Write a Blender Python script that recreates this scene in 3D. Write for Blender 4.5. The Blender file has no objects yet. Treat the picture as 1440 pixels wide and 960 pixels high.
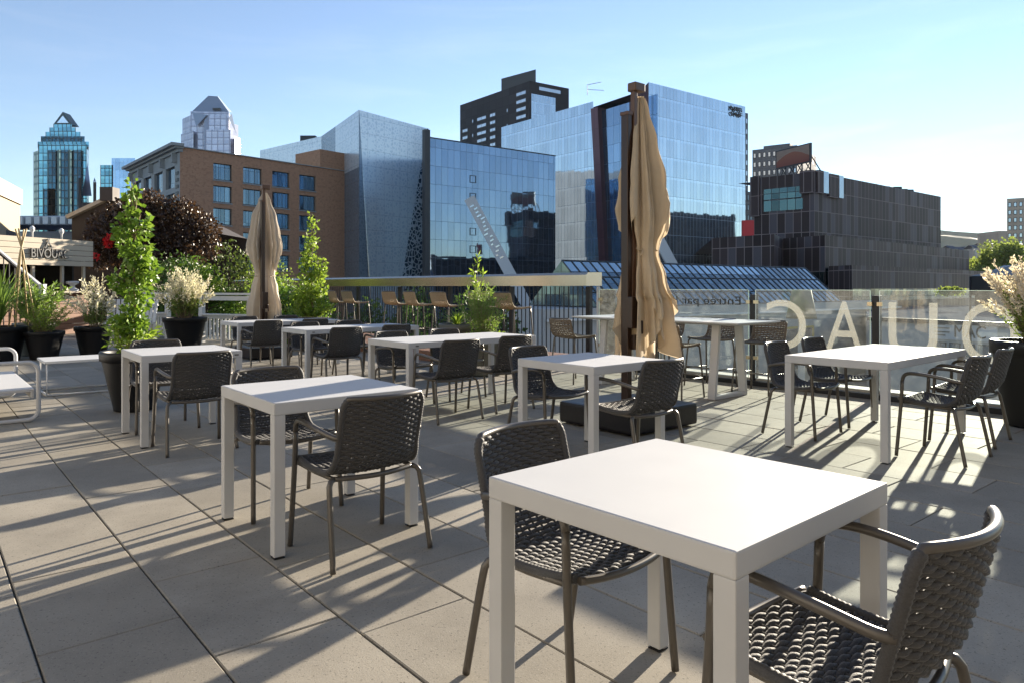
import bpy, bmesh, math, random
from mathutils import Vector, Matrix
GZ=-9.0
HAZE=.00004
R = math.radians
random.seed(7)
F, HZ, CH = 1006.0, 404.0, 1.30          # photo focal length (px), horizon row, eye height
SC = bpy.context.scene
COL = SC.collection
UA = R(40.0)
UX, UY = math.cos(UA), math.sin(UA)      # terrace grid: u runs to the glass railing, v along it

def G(u, v, z=0.0): return Vector((u*UX - v*UY, u*UY + v*UX, z))
def W(px, py, Y): return Vector(((px-720)*Y/F, Y, CH+(HZ-py)*Y/F))
def XY(px, Y): return Vector(((px-720)*Y/F, Y, 0))
def v_at(u, px):
    k = (px-720)/F
    return (u*UX - k*u*UY)/(UY + k*UX)
def zrow(py, Y): return CH+(HZ-py)*Y/F

def walldir(P,Q): 
    d=(Vector(Q)-Vector(P)); d.z=0; L=d.length; d.normalize(); return d,Vector((d.y,-d.x,0)),L   # n faces the camera when P is left of Q
def t_on(P,Q,px):
    k=(px-720)/F; d=Vector(Q)-Vector(P); return (k*P[1]-P[0])/(d.x-k*d.y)
# ------------------------------------------------------------------ mesh collector
class MB:
    def __init__(s): s.v=[]; s.f=[]; s.uv=[]; s.m=[]; s.sm=[]
    def face(s, pts, uv=None, m=0, smooth=False):
        b=len(s.v); s.v += [tuple(p) for p in pts]; s.f.append(tuple(range(b,b+len(pts))))
        s.uv.append(uv or [(0,0)]*len(pts)); s.m.append(m); s.sm.append(smooth)
    def box(s, c, d, m=0, ax=None):
        c=Vector(c); X,Y,Z = ax or (Vector((1,0,0)),Vector((0,1,0)),Vector((0,0,1)))
        b=len(s.v); h=[q/2 for q in d]
        for k in range(8):
            sx=h[0]*(1 if k&1 else -1); sy=h[1]*(1 if k&2 else -1); sz=h[2]*(1 if k&4 else -1)
            s.v.append(tuple(c+X*sx+Y*sy+Z*sz))
        dims=[(d[0],d[1]),(d[0],d[1]),(d[0],d[2]),(d[1],d[2]),(d[0],d[2]),(d[1],d[2])]
        for q,(a,e) in zip([(0,2,3,1),(4,5,7,6),(0,1,5,4),(1,3,7,5),(3,2,6,7),(2,0,4,6)],dims):
            s.f.append(tuple(b+i for i in q)); s.uv.append([(0,0),(a,0),(a,e),(0,e)]); s.m.append(m); s.sm.append(False)
    def bar(s, p, q, w, t, m=0, up=(0,0,1)):
        p=Vector(p); q=Vector(q); d=(q-p); L=d.length; d.normalize()
        x=d.cross(Vector(up))
        if x.length<1e-5: x=Vector((1,0,0))
        x.normalize(); y=x.cross(d).normalized()
        s.box((p+q)/2,(w,L,t),m,(x,d,y))
    def tube(s, pts, r, n=8, m=0, closed=False, cap=True):
        pts=[Vector(p) for p in pts]; N=len(pts)
        rr = r if isinstance(r,(list,tuple)) else [r]*N
        b=len(s.v); prev=None
        for i,p in enumerate(pts):
            if closed: t=pts[(i+1)%N]-pts[i-1]
            else: t=pts[min(i+1,N-1)]-pts[max(i-1,0)]
            if t.length<1e-9: t=Vector((0,0,1))
            t.normalize()
            if prev is None:
                a=Vector((0,0,1)) if abs(t.z)<.9 else Vector((1,0,0))
                x=t.cross(a).normalized()
            else:
                x=prev-t*prev.dot(t)
                if x.length<1e-6: x=t.orthogonal()
                x.normalize()
            prev=x; y=t.cross(x)
            for k in range(n):
                a=2*math.pi*k/n; s.v.append(tuple(p+(x*math.cos(a)+y*math.sin(a))*rr[i]))
        for i in range(N if closed else N-1):
            j=(i+1)%N
            for k in range(n):
                l=(k+1)%n
                s.f.append((b+i*n+k,b+i*n+l,b+j*n+l,b+j*n+k)); s.uv.append([(0,0)]*4); s.m.append(m); s.sm.append(True)
        if cap and not closed:
            s.f.append(tuple(b+k for k in reversed(range(n)))); s.uv.append([(0,0)]*n); s.m.append(m); s.sm.append(False)
            s.f.append(tuple(b+(N-1)*n+k for k in range(n))); s.uv.append([(0,0)]*n); s.m.append(m); s.sm.append(False)
    def lathe(s, prof, c=(0,0,0), n=32, m=0, fr=None):
        b=len(s.v); c=Vector(c)
        for i,(r,z) in enumerate(prof):
            for k in range(n):
                a=2*math.pi*k/n; s.v.append((c.x+r*math.cos(a),c.y+r*math.sin(a),c.z+z))
        for i in range(len(prof)-1):
            for k in range(n):
                l=(k+1)%n
                s.f.append((b+i*n+k,b+i*n+l,b+(i+1)*n+l,b+(i+1)*n+k)); s.uv.append([(0,0)]*4); s.m.append(m); s.sm.append(True)
    def wall(s, P, Q, z0, z1, m=0, z1b=None, u0=0):
        L=(Vector(Q)-Vector(P)).to_2d().length; zb=z1 if z1b is None else z1b
        s.face([(P[0],P[1],z0),(Q[0],Q[1],z0),(Q[0],Q[1],zb),(P[0],P[1],z1)],[(u0,z0),(u0+L,z0),(u0+L,zb),(u0,z1)],m)
    def prism(s, plan, z0, z1, m=0, mt=None, skip=()):
        n=len(plan); u=0
        for i in range(n):
            P,Q=plan[i],plan[(i+1)%n]
            if i not in skip: s.wall(P,Q,z0,z1,m,u0=u)
            u+=(Vector(Q)-Vector(P)).to_2d().length
        s.face([(p[0],p[1],z1) for p in plan],[(p[0],p[1]) for p in plan],m if mt is None else mt)
    def leaf(s, p, d, n, L, w, m=0):
        d=d.normalized(); x=d.cross(n)
        if x.length<1e-4: x=d.orthogonal()
        x.normalize(); nn=x.cross(d)
        a=p; b=p+d*L*.5+x*w*.5-nn*w*.14; c=p+d*L; e=p+d*L*.5-x*w*.5-nn*w*.14
        i=len(s.v); s.v += [tuple(a),tuple(b),tuple(c),tuple(e)]
        s.f += [(i,i+1,i+2),(i,i+2,i+3)]; s.uv += [[(0,0)]*3]*2; s.m += [m,m]; s.sm += [False,False]
    def mesh(s, name, mats, bevel=0, merge=False):
        me=bpy.data.meshes.new(name); me.from_pydata(s.v,[],s.f)
        ul=me.uv_layers.new(name='UVMap'); k=0
        flat=[]
        for u in s.uv:
            for a in u: flat += [a[0],a[1]]
        ul.data.foreach_set('uv',flat)
        for mt in (mats if isinstance(mats,(list,tuple)) else [mats]): me.materials.append(mt)
        me.polygons.foreach_set('material_index',s.m); me.polygons.foreach_set('use_smooth',s.sm)
        if bevel or merge:
            bm=bmesh.new(); bm.from_mesh(me)
            if merge: bmesh.ops.remove_doubles(bm,verts=bm.verts,dist=1e-5)
            if bevel:
                ed=[e for e in bm.edges if len(e.link_faces)==2 and e.calc_face_angle(0)>.6]
                bmesh.ops.bevel(bm,geom=ed,offset=bevel,segments=2,profile=.6,affect='EDGES')
            bm.to_mesh(me); bm.free()
        me.update(); return me
    def build(s, name, mats, parent=None, bevel=0, merge=False, local=False):
        if parent is not None and not local:
            o=parent.matrix_basis.translation if parent.type=='EMPTY' else Vector((0,0,0))
            rz=parent.rotation_euler.z if parent.type=='EMPTY' else 0
            c,sn=math.cos(-rz),math.sin(-rz)
            if parent.type!='EMPTY' and parent.parent is not None:
                o=parent.parent.location; rz=parent.parent.rotation_euler.z; c,sn=math.cos(-rz),math.sin(-rz)
            elif parent.type!='EMPTY': o=parent.location
            if parent.type=='EMPTY': o=parent.location
            s.v=[((x-o.x)*c-(y-o.y)*sn,(x-o.x)*sn+(y-o.y)*c,z-o.z) for x,y,z in s.v]
        ob=bpy.data.objects.new(name,s.mesh(name,mats,bevel,merge)); COL.objects.link(ob)
        if parent is not None: ob.parent=parent
        return ob

def tag(o, label=None, cat=None, group=None, kind=None):
    if label: o['label']=label
    if cat: o['category']=cat
    if group: o['group']=group
    if kind: o['kind']=kind
    return o
def thing(name, label, cat, loc=(0,0,0), rz=0, group=None, kind=None):
    o=bpy.data.objects.new(name,None); COL.objects.link(o); o.location=loc; o.rotation_euler=(0,0,rz); o.empty_display_size=.2
    return tag(o,label,cat,group,kind)
def dup(root, loc, rz, label, group=None):
    r=root.copy(); COL.objects.link(r); r.location=loc; r.rotation_euler=(0,0,rz); r['label']=label
    if group: r['group']=group
    for ch in list(root.children):
        c=ch.copy(); COL.objects.link(c); c.parent=r
        for g in ch.children:
            d=g.copy(); COL.objects.link(d); d.parent=c
    return r

# ------------------------------------------------------------------ materials
def newmat(name):
    m=bpy.data.materials.new(name); m.use_nodes=True; nt=m.node_tree
    return m,nt,nt.nodes,nt.links,nt.nodes['Principled BSDF']
def mnode(N,L,op,a,b=None,c=None):
    n=N.new('ShaderNodeMath'); n.operation=op
    for i,x in enumerate((a,b,c)):
        if x is None: continue
        if isinstance(x,(int,float)): n.inputs[i].default_value=x
        else: L.new(x,n.inputs[i])
    return n.outputs[0]
def mixc(N,L,f,a,b):
    n=N.new('ShaderNodeMix'); n.data_type='RGBA'
    for s,x in ((0,f),(6,a),(7,b)):
        if isinstance(x,(int,float)): n.inputs[s].default_value=x
        elif isinstance(x,tuple): n.inputs[s].default_value=(*x[:3],1)
        else: L.new(x,n.inputs[s])
    return n.outputs[2]
def rgb(c): return (*c,1)
def fabric_(name,c,tr,clear=0):
    m,nt,N,L,p=newmat(name); p.inputs['Base Color'].default_value=rgb(c); p.inputs['Roughness'].default_value=.8
    t=N.new('ShaderNodeBsdfTranslucent'); t.inputs[0].default_value=rgb(c); mx=N.new('ShaderNodeMixShader'); mx.inputs[0].default_value=tr
    L.new(p.outputs[0],mx.inputs[1]); L.new(t.outputs[0],mx.inputs[2])
    tp=N.new('ShaderNodeBsdfTransparent'); m2=N.new('ShaderNodeMixShader'); m2.inputs[0].default_value=clear; L.new(mx.outputs[0],m2.inputs[1]); L.new(tp.outputs[0],m2.inputs[2])
    L.new(m2.outputs[0],N['Material Output'].inputs['Surface']); return m
def plain(name, c, rough=.5, metal=0.0, noise=.12, ns=30, bump=0.0, bs=200, spec=.5, wear=0):
    m,nt,N,L,p=newmat(name)
    tc=N.new('ShaderNodeTexCoord'); nz=N.new('ShaderNodeTexNoise'); nz.inputs['Scale'].default_value=ns; nz.inputs['Detail'].default_value=5
    L.new(tc.outputs['Object'],nz.inputs['Vector'])
    lo=tuple(x*(1-noise) for x in c); hi=tuple(min(1,x*(1+noise)) for x in c)
    L.new(mixc(N,L,nz.outputs['Fac'],lo,hi),p.inputs['Base Color'])
    p.inputs['Metallic'].default_value=metal; p.inputs['Specular IOR Level'].default_value=spec
    rg=mnode(N,L,'MULTIPLY_ADD',nz.outputs['Fac'],.18*rough,rough*.9); L.new(rg,p.inputs['Roughness'])
    if bump:
        n2=N.new('ShaderNodeTexNoise'); n2.inputs['Scale'].default_value=bs; n2.inputs['Detail'].default_value=3
        L.new(tc.outputs['Object'],n2.inputs['Vector'])
        b=N.new('ShaderNodeBump'); b.inputs['Strength'].default_value=bump; b.inputs['Distance'].default_value=.01
        L.new(n2.outputs['Fac'],b.inputs['Height']); L.new(b.outputs[0],p.inputs['Normal'])
    return m
def leafmat(name, c1, c2, trans=.35, rough=.45):
    m,nt,N,L,p=newmat(name)
    g=N.new('ShaderNodeNewGeometry')
    col=mixc(N,L,g.outputs['Random Per Island'],c1,c2)
    L.new(col,p.inputs['Base Color']); p.inputs['Roughness'].default_value=rough; p.inputs['Specular IOR Level'].default_value=.4
    t=N.new('ShaderNodeBsdfTranslucent'); L.new(mixc(N,L,.25,col,(min(1,c2[0]*1.6),min(1,c2[1]*1.5),c2[2]*.6)),t.inputs['Color'])
    mx=N.new('ShaderNodeMixShader'); mx.inputs[0].default_value=trans
    L.new(p.outputs[0],mx.inputs[1]); L.new(t.outputs[0],mx.inputs[2]); L.new(mx.outputs[0],N['Material Output'].inputs['Surface'])
    return m
def curtain(name, base, modx, mody, lw=.06, line=(.03,.04,.05), rough=.06, metal=.85, jit=.02, var=.2, hband=0, hcol=(.5,.55,.6), off=(0,0), alt=None):
    m,nt,N,L,p=newmat(name)
    uv=N.new('ShaderNodeUVMap'); sx=N.new('ShaderNodeSeparateXYZ'); L.new(uv.outputs[0],sx.inputs[0])
    x=mnode(N,L,'DIVIDE',mnode(N,L,'ADD',sx.outputs[0],off[0]),modx); y=mnode(N,L,'DIVIDE',mnode(N,L,'ADD',sx.outputs[1],off[1]),mody)
    fx=mnode(N,L,'FRACT',x); fy=mnode(N,L,'FRACT',y)
    lx=mnode(N,L,'LESS_THAN',fx,lw/modx); ly=mnode(N,L,'LESS_THAN',fy,lw/mody)
    ln=mnode(N,L,'MAXIMUM',lx,ly)
    cx=N.new('ShaderNodeCombineXYZ'); L.new(mnode(N,L,'FLOOR',x),cx.inputs[0]); L.new(mnode(N,L,'FLOOR',y),cx.inputs[1])
    wn=N.new('ShaderNodeTexWhiteNoise'); wn.noise_dimensions='3D'; L.new(cx.outputs[0],wn.inputs['Vector'])
    lo=tuple(q*(1-var) for q in base); hi=tuple(min(1,q*(1+var)) for q in base)
    col=mixc(N,L,wn.outputs['Value'],lo,hi)
    if hband:
        hb=mnode(N,L,'GREATER_THAN',fy,1-hband/mody); col=mixc(N,L,mnode(N,L,'MULTIPLY',hb,.75),col,hcol)
    if alt: col=mixc(N,L,mnode(N,L,'GREATER_THAN',wn.outputs['Value'],.72),col,alt)
    col=mixc(N,L,ln,col,line); L.new(col,p.inputs['Base Color'])
    L.new(mnode(N,L,'MULTIPLY',mnode(N,L,'SUBTRACT',1.0,ln),metal),p.inputs['Metallic'])
    L.new(mnode(N,L,'MULTIPLY_ADD',ln,.4,rough),p.inputs['Roughness'])
    g=N.new('ShaderNodeNewGeometry'); vs=N.new('ShaderNodeVectorMath'); vs.operation='SUBTRACT'; L.new(wn.outputs['Color'],vs.inputs[0]); vs.inputs[1].default_value=(.5,.5,.5)
    sc=N.new('ShaderNodeVectorMath'); sc.operation='SCALE'; sc.inputs['Scale'].default_value=jit; L.new(vs.outputs[0],sc.inputs[0])
    nz=N.new('ShaderNodeTexNoise'); nz.inputs['Scale'].default_value=.6; L.new(uv.outputs[0],nz.inputs['Vector'])
    v2=N.new('ShaderNodeVectorMath'); v2.operation='SUBTRACT'; L.new(nz.outputs['Color'],v2.inputs[0]); v2.inputs[1].default_value=(.5,.5,.5)
    s2=N.new('ShaderNodeVectorMath'); s2.operation='SCALE'; s2.inputs['Scale'].default_value=jit*.9; L.new(v2.outputs[0],s2.inputs[0])
    a1=N.new('ShaderNodeVectorMath'); a1.operation='ADD'; L.new(g.outputs['Normal'],a1.inputs[0]); L.new(sc.outputs[0],a1.inputs[1])
    a2=N.new('ShaderNodeVectorMath'); a2.operation='ADD'; L.new(a1.outputs[0],a2.inputs[0]); L.new(s2.outputs[0],a2.inputs[1])
    if metal<.15: p.inputs['Specular IOR Level'].default_value=.12
    nn=N.new('ShaderNodeVectorMath'); nn.operation='NORMALIZE'; L.new(a2.outputs[0],nn.inputs[0]); L.new(nn.outputs[0],p.inputs['Normal'])
    return m

M={}
M['white']=plain('white_powder_coat',(.52,.525,.53),.65,noise=.05,ns=5,bump=.05,bs=900,spec=.12)
M['tube']=plain('bronze_tube',(.105,.094,.082),.36,.35,noise=.1)
def ropemat(name,c):
    m,nt,N,L,p=newmat(name)
    tc=N.new('ShaderNodeTexCoord'); nz=N.new('ShaderNodeTexNoise'); nz.inputs['Scale'].default_value=260; nz.inputs['Detail'].default_value=4
    L.new(tc.outputs['Object'],nz.inputs['Vector'])
    L.new(mixc(N,L,nz.outputs['Fac'],tuple(x*.45 for x in c),tuple(x*1.55 for x in c)),p.inputs['Base Color'])
    p.inputs['Roughness'].default_value=.7; p.inputs['Specular IOR Level'].default_value=.35
    p.inputs['Sheen Weight'].default_value=.15
    b=N.new('ShaderNodeBump'); b.inputs['Strength'].default_value=.6; b.inputs['Distance'].default_value=.002
    L.new(nz.outputs['Fac'],b.inputs['Height']); L.new(b.outputs[0],p.inputs['Normal'])
    return m
M['rope']=ropemat('charcoal_rope',(.052,.051,.053))
M['rope_brown']=ropemat('brown_rope',(.15,.115,.08))
M['rope_tan']=ropemat('tan_rope',(.36,.27,.16))
M['pole']=plain('brown_lacquered_aluminium',(.032,.015,.009),.3,.2,noise=.15)
M['pole2']=plain('lighter_brown_aluminium',(.10,.05,.028),.35,.2,noise=.12)
M['black']=plain('black_plastic',(.007,.007,.008),.45,noise=.2,ns=12,bump=.05,bs=300,spec=.25)
M['blackmetal']=plain('black_metal',(.012,.012,.014),.45,.2)
M['vinyl']=plain('dark_vinyl_cover',(.011,.009,.011),.4,noise=.2,ns=6,bump=.15,bs=25,spec=.4)
M['clay']=plain('grey_green_pot',(.085,.085,.068),.55,noise=.15,ns=10)
M['soil']=plain('potting_soil',(.03,.02,.013),.9,noise=.5,ns=60,bump=.6,bs=80)
M['bark']=plain('bark',(.22,.16,.1),.8,noise=.4,ns=25,bump=.6,bs=60)
M['darkbark']=plain('dark_bark',(.05,.035,.025),.85,noise=.4,ns=15)
M['cane']=plain('bamboo_cane',(.4,.3,.15),.6,noise=.25,ns=10)
M['timber']=plain('deck_timber',(.22,.11,.065),.6,noise=.35,ns=7,bump=.1,bs=60)
M['palewood']=plain('pale_sign_boards',(.42,.36,.28),.65,noise=.12,ns=5,bump=.1,bs=40)
M['fence']=plain('white_painted_timber',(.6,.6,.59),.55,noise=.06,ns=9)
M['steel']=plain('brushed_steel',(.52,.46,.39),.24,1.0,noise=.06,ns=3)
M['brass']=plain('clamp_metal',(.55,.45,.3),.3,.9)
M['concrete']=plain('pale_concrete',(.42,.41,.39),.8,noise=.12,ns=.6)
M['stone']=plain('grey_stone',(.3,.3,.29),.85,noise=.2,ns=.8)
M['signgrey']=plain('sign_letters_grey',(.1,.1,.1),.5)
M['signblack']=plain('sign_letters_black',(.015,.015,.015),.5)
M['signwhite']=fabric_('frosted_letter_film',(.66,.62,.56),.22,.68)
M['asphalt']=plain('asphalt',(.06,.06,.062),.85,noise=.25,ns=.3)
M['plaza']=plain('plaza_paving',(.2,.2,.21),.8,noise=.15,ns=.15)
M['roofgrey']=plain('roof_membrane',(.12,.135,.16),.9,noise=.25,ns=.3,spec=0)
M['cream']=plain('cream_stucco',(.33,.27,.18),.8,noise=.05,ns=.4)
M['dark']=plain('dark_interior',(.012,.012,.012),.8)
M['darkwood']=plain('dark_brown_cladding',(.035,.024,.02),.7,noise=.25,ns=2)
M['red']=plain('red_panel',(.5,.02,.025),.5)
M['redflower']=leafmat('red_petals',(.5,.01,.02),(.7,.03,.03),.3)
M['yellow']=plain('yellow_door_frame',(.5,.38,.1),.5)

# glass of the railing: clear, a little dusty
def glassmat(name, dust=.10, tint=(.9,.95,.94)):
    m,nt,N,L,p=newmat(name); N.remove(p)
    tr=N.new('ShaderNodeBsdfTransparent'); tr.inputs[0].default_value=rgb(tint)
    gl=N.new('ShaderNodeBsdfGlossy'); gl.inputs['Roughness'].default_value=.02
    fr=N.new('ShaderNodeFresnel'); fr.inputs['IOR'].default_value=1.5
    m1=N.new('ShaderNodeMixShader'); L.new(fr.outputs[0],m1.inputs[0]); L.new(tr.outputs[0],m1.inputs[1]); L.new(gl.outputs[0],m1.inputs[2])
    d=N.new('ShaderNodeBsdfTranslucent'); d.inputs[0].default_value=(.8,.8,.78,1)
    d2=N.new('ShaderNodeBsdfDiffuse'); d2.inputs[0].default_value=(.7,.7,.7,1)
    dd=N.new('ShaderNodeMixShader'); dd.inputs[0].default_value=.5; L.new(d.outputs[0],dd.inputs[1]); L.new(d2.outputs[0],dd.inputs[2])
    tc=N.new('ShaderNodeTexCoord'); nz=N.new('ShaderNodeTexNoise'); nz.inputs['Scale'].default_value=9; nz.inputs['Detail'].default_value=8; nz.inputs['Roughness'].default_value=.75
    L.new(tc.outputs['Object'],nz.inputs['Vector'])
    f=mnode(N,L,'MULTIPLY',mnode(N,L,'POWER',nz.outputs['Fac'],3.0),dust*6)
    m2=N.new('ShaderNodeMixShader'); L.new(f,m2.inputs[0]); L.new(m1.outputs[0],m2.inputs[1]); L.new(dd.outputs[0],m2.inputs[2])
    L.new(m2.outputs[0],N['Material Output'].inputs['Surface']); return m
M['glassedge']=fabric_('green_glass_edge',(.55,.68,.62),.5,.25)
M['glass']=glassmat('railing_glass',.025)

# canopy fabric
def fabric(name,c,tr=.25):
    m,nt,N,L,p=newmat(name)
    tc=N.new('ShaderNodeTexCoord'); nz=N.new('ShaderNodeTexNoise'); nz.inputs['Scale'].default_value=6; nz.inputs['Detail'].default_value=6
    L.new(tc.outputs['Object'],nz.inputs['Vector'])
    col=mixc(N,L,nz.outputs['Fac'],tuple(x*.85 for x in c),tuple(x*1.12 for x in c)); L.new(col,p.inputs['Base Color'])
    p.inputs['Roughness'].default_value=.85; p.inputs['Specular IOR Level'].default_value=.2
    n2=N.new('ShaderNodeTexNoise'); n2.inputs['Scale'].default_value=14; n2.inputs['Detail'].default_value=3; L.new(tc.outputs['Object'],n2.inputs['Vector'])
    b=N.new('ShaderNodeBump'); b.inputs['Strength'].default_value=.35; b.inputs['Distance'].default_value=.02; L.new(n2.outputs['Fac'],b.inputs['Height']); L.new(b.outputs[0],p.inputs['Normal'])
    t=N.new('ShaderNodeBsdfTranslucent'); L.new(col,t.inputs[0])
    mx=N.new('ShaderNodeMixShader'); mx.inputs[0].default_value=tr; L.new(p.outputs[0],mx.inputs[1]); L.new(t.outputs[0],mx.inputs[2])
    L.new(mx.outputs[0],N['Material Output'].inputs['Surface']); return m
M['canvas']=fabric('tan_canvas',(.64,.53,.38))
M['canvas2']=fabric('greyish_lit_tan_canvas',(.62,.55,.45))  # same tan cloth; its greyish lit side put into the colour

# paving slabs
def slabmat():
    m,nt,N,L,p=newmat('concrete_slabs')
    g=N.new('ShaderNodeNewGeometry'); tc=N.new('ShaderNodeTexCoord')
    def noise(s,d=4,r=.6):
        n=N.new('ShaderNodeTexNoise'); n.inputs['Scale'].default_value=s; n.inputs['Detail'].default_value=d; n.inputs['Roughness'].default_value=r
        L.new(tc.outputs['Object'],n.inputs['Vector']); return n.outputs['Fac']
    c0=mixc(N,L,g.outputs['Random Per Island'],(.255,.234,.194),(.365,.335,.28))
    st=N.new('ShaderNodeMapRange'); st.inputs[1].default_value=.35; st.inputs[2].default_value=.7; L.new(noise(1.3,7,.65),st.inputs[0])
    c1=mixc(N,L,mnode(N,L,'MULTIPLY',st.outputs[0],.75),c0,(.185,.168,.14))
    sp=mnode(N,L,'GREATER_THAN',noise(85,3,.6),.63)
    c2=mixc(N,L,mnode(N,L,'MULTIPLY',sp,.75),c1,(.13,.115,.1))
    sl=mnode(N,L,'LESS_THAN',noise(150,2,.5),.34)
    c3=mixc(N,L,mnode(N,L,'MULTIPLY',sl,.3),c2,(.5,.48,.44))
    # drips and spill marks
    vo=N.new('ShaderNodeTexVoronoi'); vo.inputs['Scale'].default_value=1.7; L.new(tc.outputs['Object'],vo.inputs['Vector'])
    dk=N.new('ShaderNodeMapRange'); dk.inputs[1].default_value=.012; dk.inputs[2].default_value=.03; dk.inputs[3].default_value=1; dk.inputs[4].default_value=0; L.new(vo.outputs['Distance'],dk.inputs[0])
    c4=mixc(N,L,mnode(N,L,'MULTIPLY',dk.outputs[0],.6),c3,(.08,.07,.06))
    L.new(c4,p.inputs['Base Color']); p.inputs['Roughness'].default_value=.8; p.inputs['Specular IOR Level'].default_value=.15
    b=N.new('ShaderNodeBump'); b.inputs['Strength'].default_value=.35; b.inputs['Distance'].default_value=.003; L.new(noise(130,5,.7),b.inputs['Height']); L.new(b.outputs[0],p.inputs['Normal'])
    return m
M['slab']=slabmat()
M['joint']=plain('gravel_joint',(.075,.065,.05),.95,noise=.7,ns=120,bump=1.0,bs=150)

def brickmat():
    m,nt,N,L,p=newmat('brown_brick')
    uv=N.new('ShaderNodeUVMap'); br=N.new('ShaderNodeTexBrick'); L.new(uv.outputs[0],br.inputs['Vector'])
    br.inputs['Scale'].default_value=1.0; br.inputs['Brick Width'].default_value=.5; br.inputs['Row Height'].default_value=.16; br.inputs['Mortar Size'].default_value=.018
    br.inputs['Color1'].default_value=(.52,.28,.16,1); br.inputs['Color2'].default_value=(.44,.22,.125,1); br.inputs['Mortar'].default_value=(.28,.2,.14,1)
    nz=N.new('ShaderNodeTexNoise'); nz.inputs['Scale'].default_value=.22; nz.inputs['Detail'].default_value=6; L.new(uv.outputs[0],nz.inputs['Vector'])
    n3=N.new('ShaderNodeTexNoise'); n3.inputs['Scale'].default_value=2.2; n3.inputs['Detail'].default_value=4; L.new(uv.outputs[0],n3.inputs['Vector'])
    bc=mixc(N,L,mnode(N,L,'MULTIPLY',mnode(N,L,'GREATER_THAN',n3.outputs['Fac'],.56),.35),br.outputs['Color'],(.16,.085,.055))
    L.new(mixc(N,L,mnode(N,L,'MULTIPLY',nz.outputs['Fac'],.5),bc,(.38,.19,.11)),p.inputs['Base Color']); p.inputs['Roughness'].default_value=.85
    return m
M['brick']=brickmat()
M['bouncebrick']=plain('bounce_wall_brick',(.35,.33,.30),.85,noise=.15,ns=1.5)
M['winglass']=curtain('office_window_glass',(.13,.205,.28),.75,3.0,.05,(.02,.025,.03),.05,.8,.02,.3)
M['winframe']=plain('dark_window_frame',(.03,.035,.04),.5)
M['whiteframe']=plain('pale_window_frame',(.5,.5,.48),.6)
M['box_glass']=curtain('blue_curtain_glass',(.22,.31,.43),1.25,3.1,.05,(.05,.08,.12),.03,.92,.012,.09)
M['light_glass']=curtain('pale_blue_curtain_glass',(.53,.63,.71),1.05,3.9,.06,(.36,.46,.54),.05,.86,.014,.09,hband=.5,hcol=(.62,.74,.84))
M['mid_glass']=curtain('deep_blue_curtain_glass',(.26,.37,.5),1.9,3.9,.06,(.1,.16,.24),.05,.9,.02,.15)
M['dark_glass']=curtain('brown_black_panels',(.046,.033,.034),1.35,3.4,.10,(.24,.20,.195),.5,.0,.01,.45,alt=(.085,.075,.085))
M['dark_strip']=curtain('dark_strip_glass',(.05,.09,.10),1.35,3.4,.1,(.02,.02,.02),.08,.8,.02,.35)
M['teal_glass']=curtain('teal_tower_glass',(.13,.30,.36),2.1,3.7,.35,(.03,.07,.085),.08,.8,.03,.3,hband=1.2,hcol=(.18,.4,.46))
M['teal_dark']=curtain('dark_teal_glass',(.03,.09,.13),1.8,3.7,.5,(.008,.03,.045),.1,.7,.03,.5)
M['teal_lit']=curtain('lit_side_and_pier_glass',(.36,.42,.34),2.1,3.7,.9,(.12,.2,.18),.15,.5,.05,.35)  # lit look of the tower's left side put into this paler copy
M['lilac']=curtain('grey_lilac_stone_glass',(.47,.49,.60),3.4,3.8,.5,(.33,.36,.47),.25,.35,.03,.14,hband=.9,hcol=(.56,.58,.68))
M['lilac_roof']=plain('slate_blue_roof',(.27,.33,.42),.45,.3,noise=.08,ns=.1)
M['lilac_dark']=plain('recess_shade_and_roof',(.2,.23,.31),.3,.4)  # recess shade put into the colour; also covers spire and mansard roof
M['terracotta']=curtain('dark_red_fin_panels',(.13,.06,.075),2.2,3.9,.06,(.07,.035,.045),.35,.3,.01,.12)
M['blackpanel']=curtain('black_tower_panels',(.03,.031,.037),3.6,3.1,.05,(.02,.02,.025),.4,.1,.01,.15)
M['greypanel']=curtain('grey_apartment_panels',(.16,.165,.175),3.0,3.0,.1,(.1,.1,.11),.6,.1,.01,.12)
M['beigepanel']=curtain('beige_apartment_panels',(.42,.35,.27),3.0,3.0,.1,(.34,.28,.22),.7,0,.01,.1)
M['brightpane']=plain('pale_reflecting_pane',(.62,.68,.74),.12,.7,noise=.2,ns=.3)
M['pane']=plain('grey_blue_pane',(.3,.36,.42),.1,.8,noise=.3,ns=.4)
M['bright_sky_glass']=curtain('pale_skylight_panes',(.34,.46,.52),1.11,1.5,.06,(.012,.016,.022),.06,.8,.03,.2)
M['sky_glass']=curtain('skylight_panes',(.10,.165,.20),1.11,1.5,.06,(.012,.016,.022),.06,.7,.03,.35)
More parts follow.
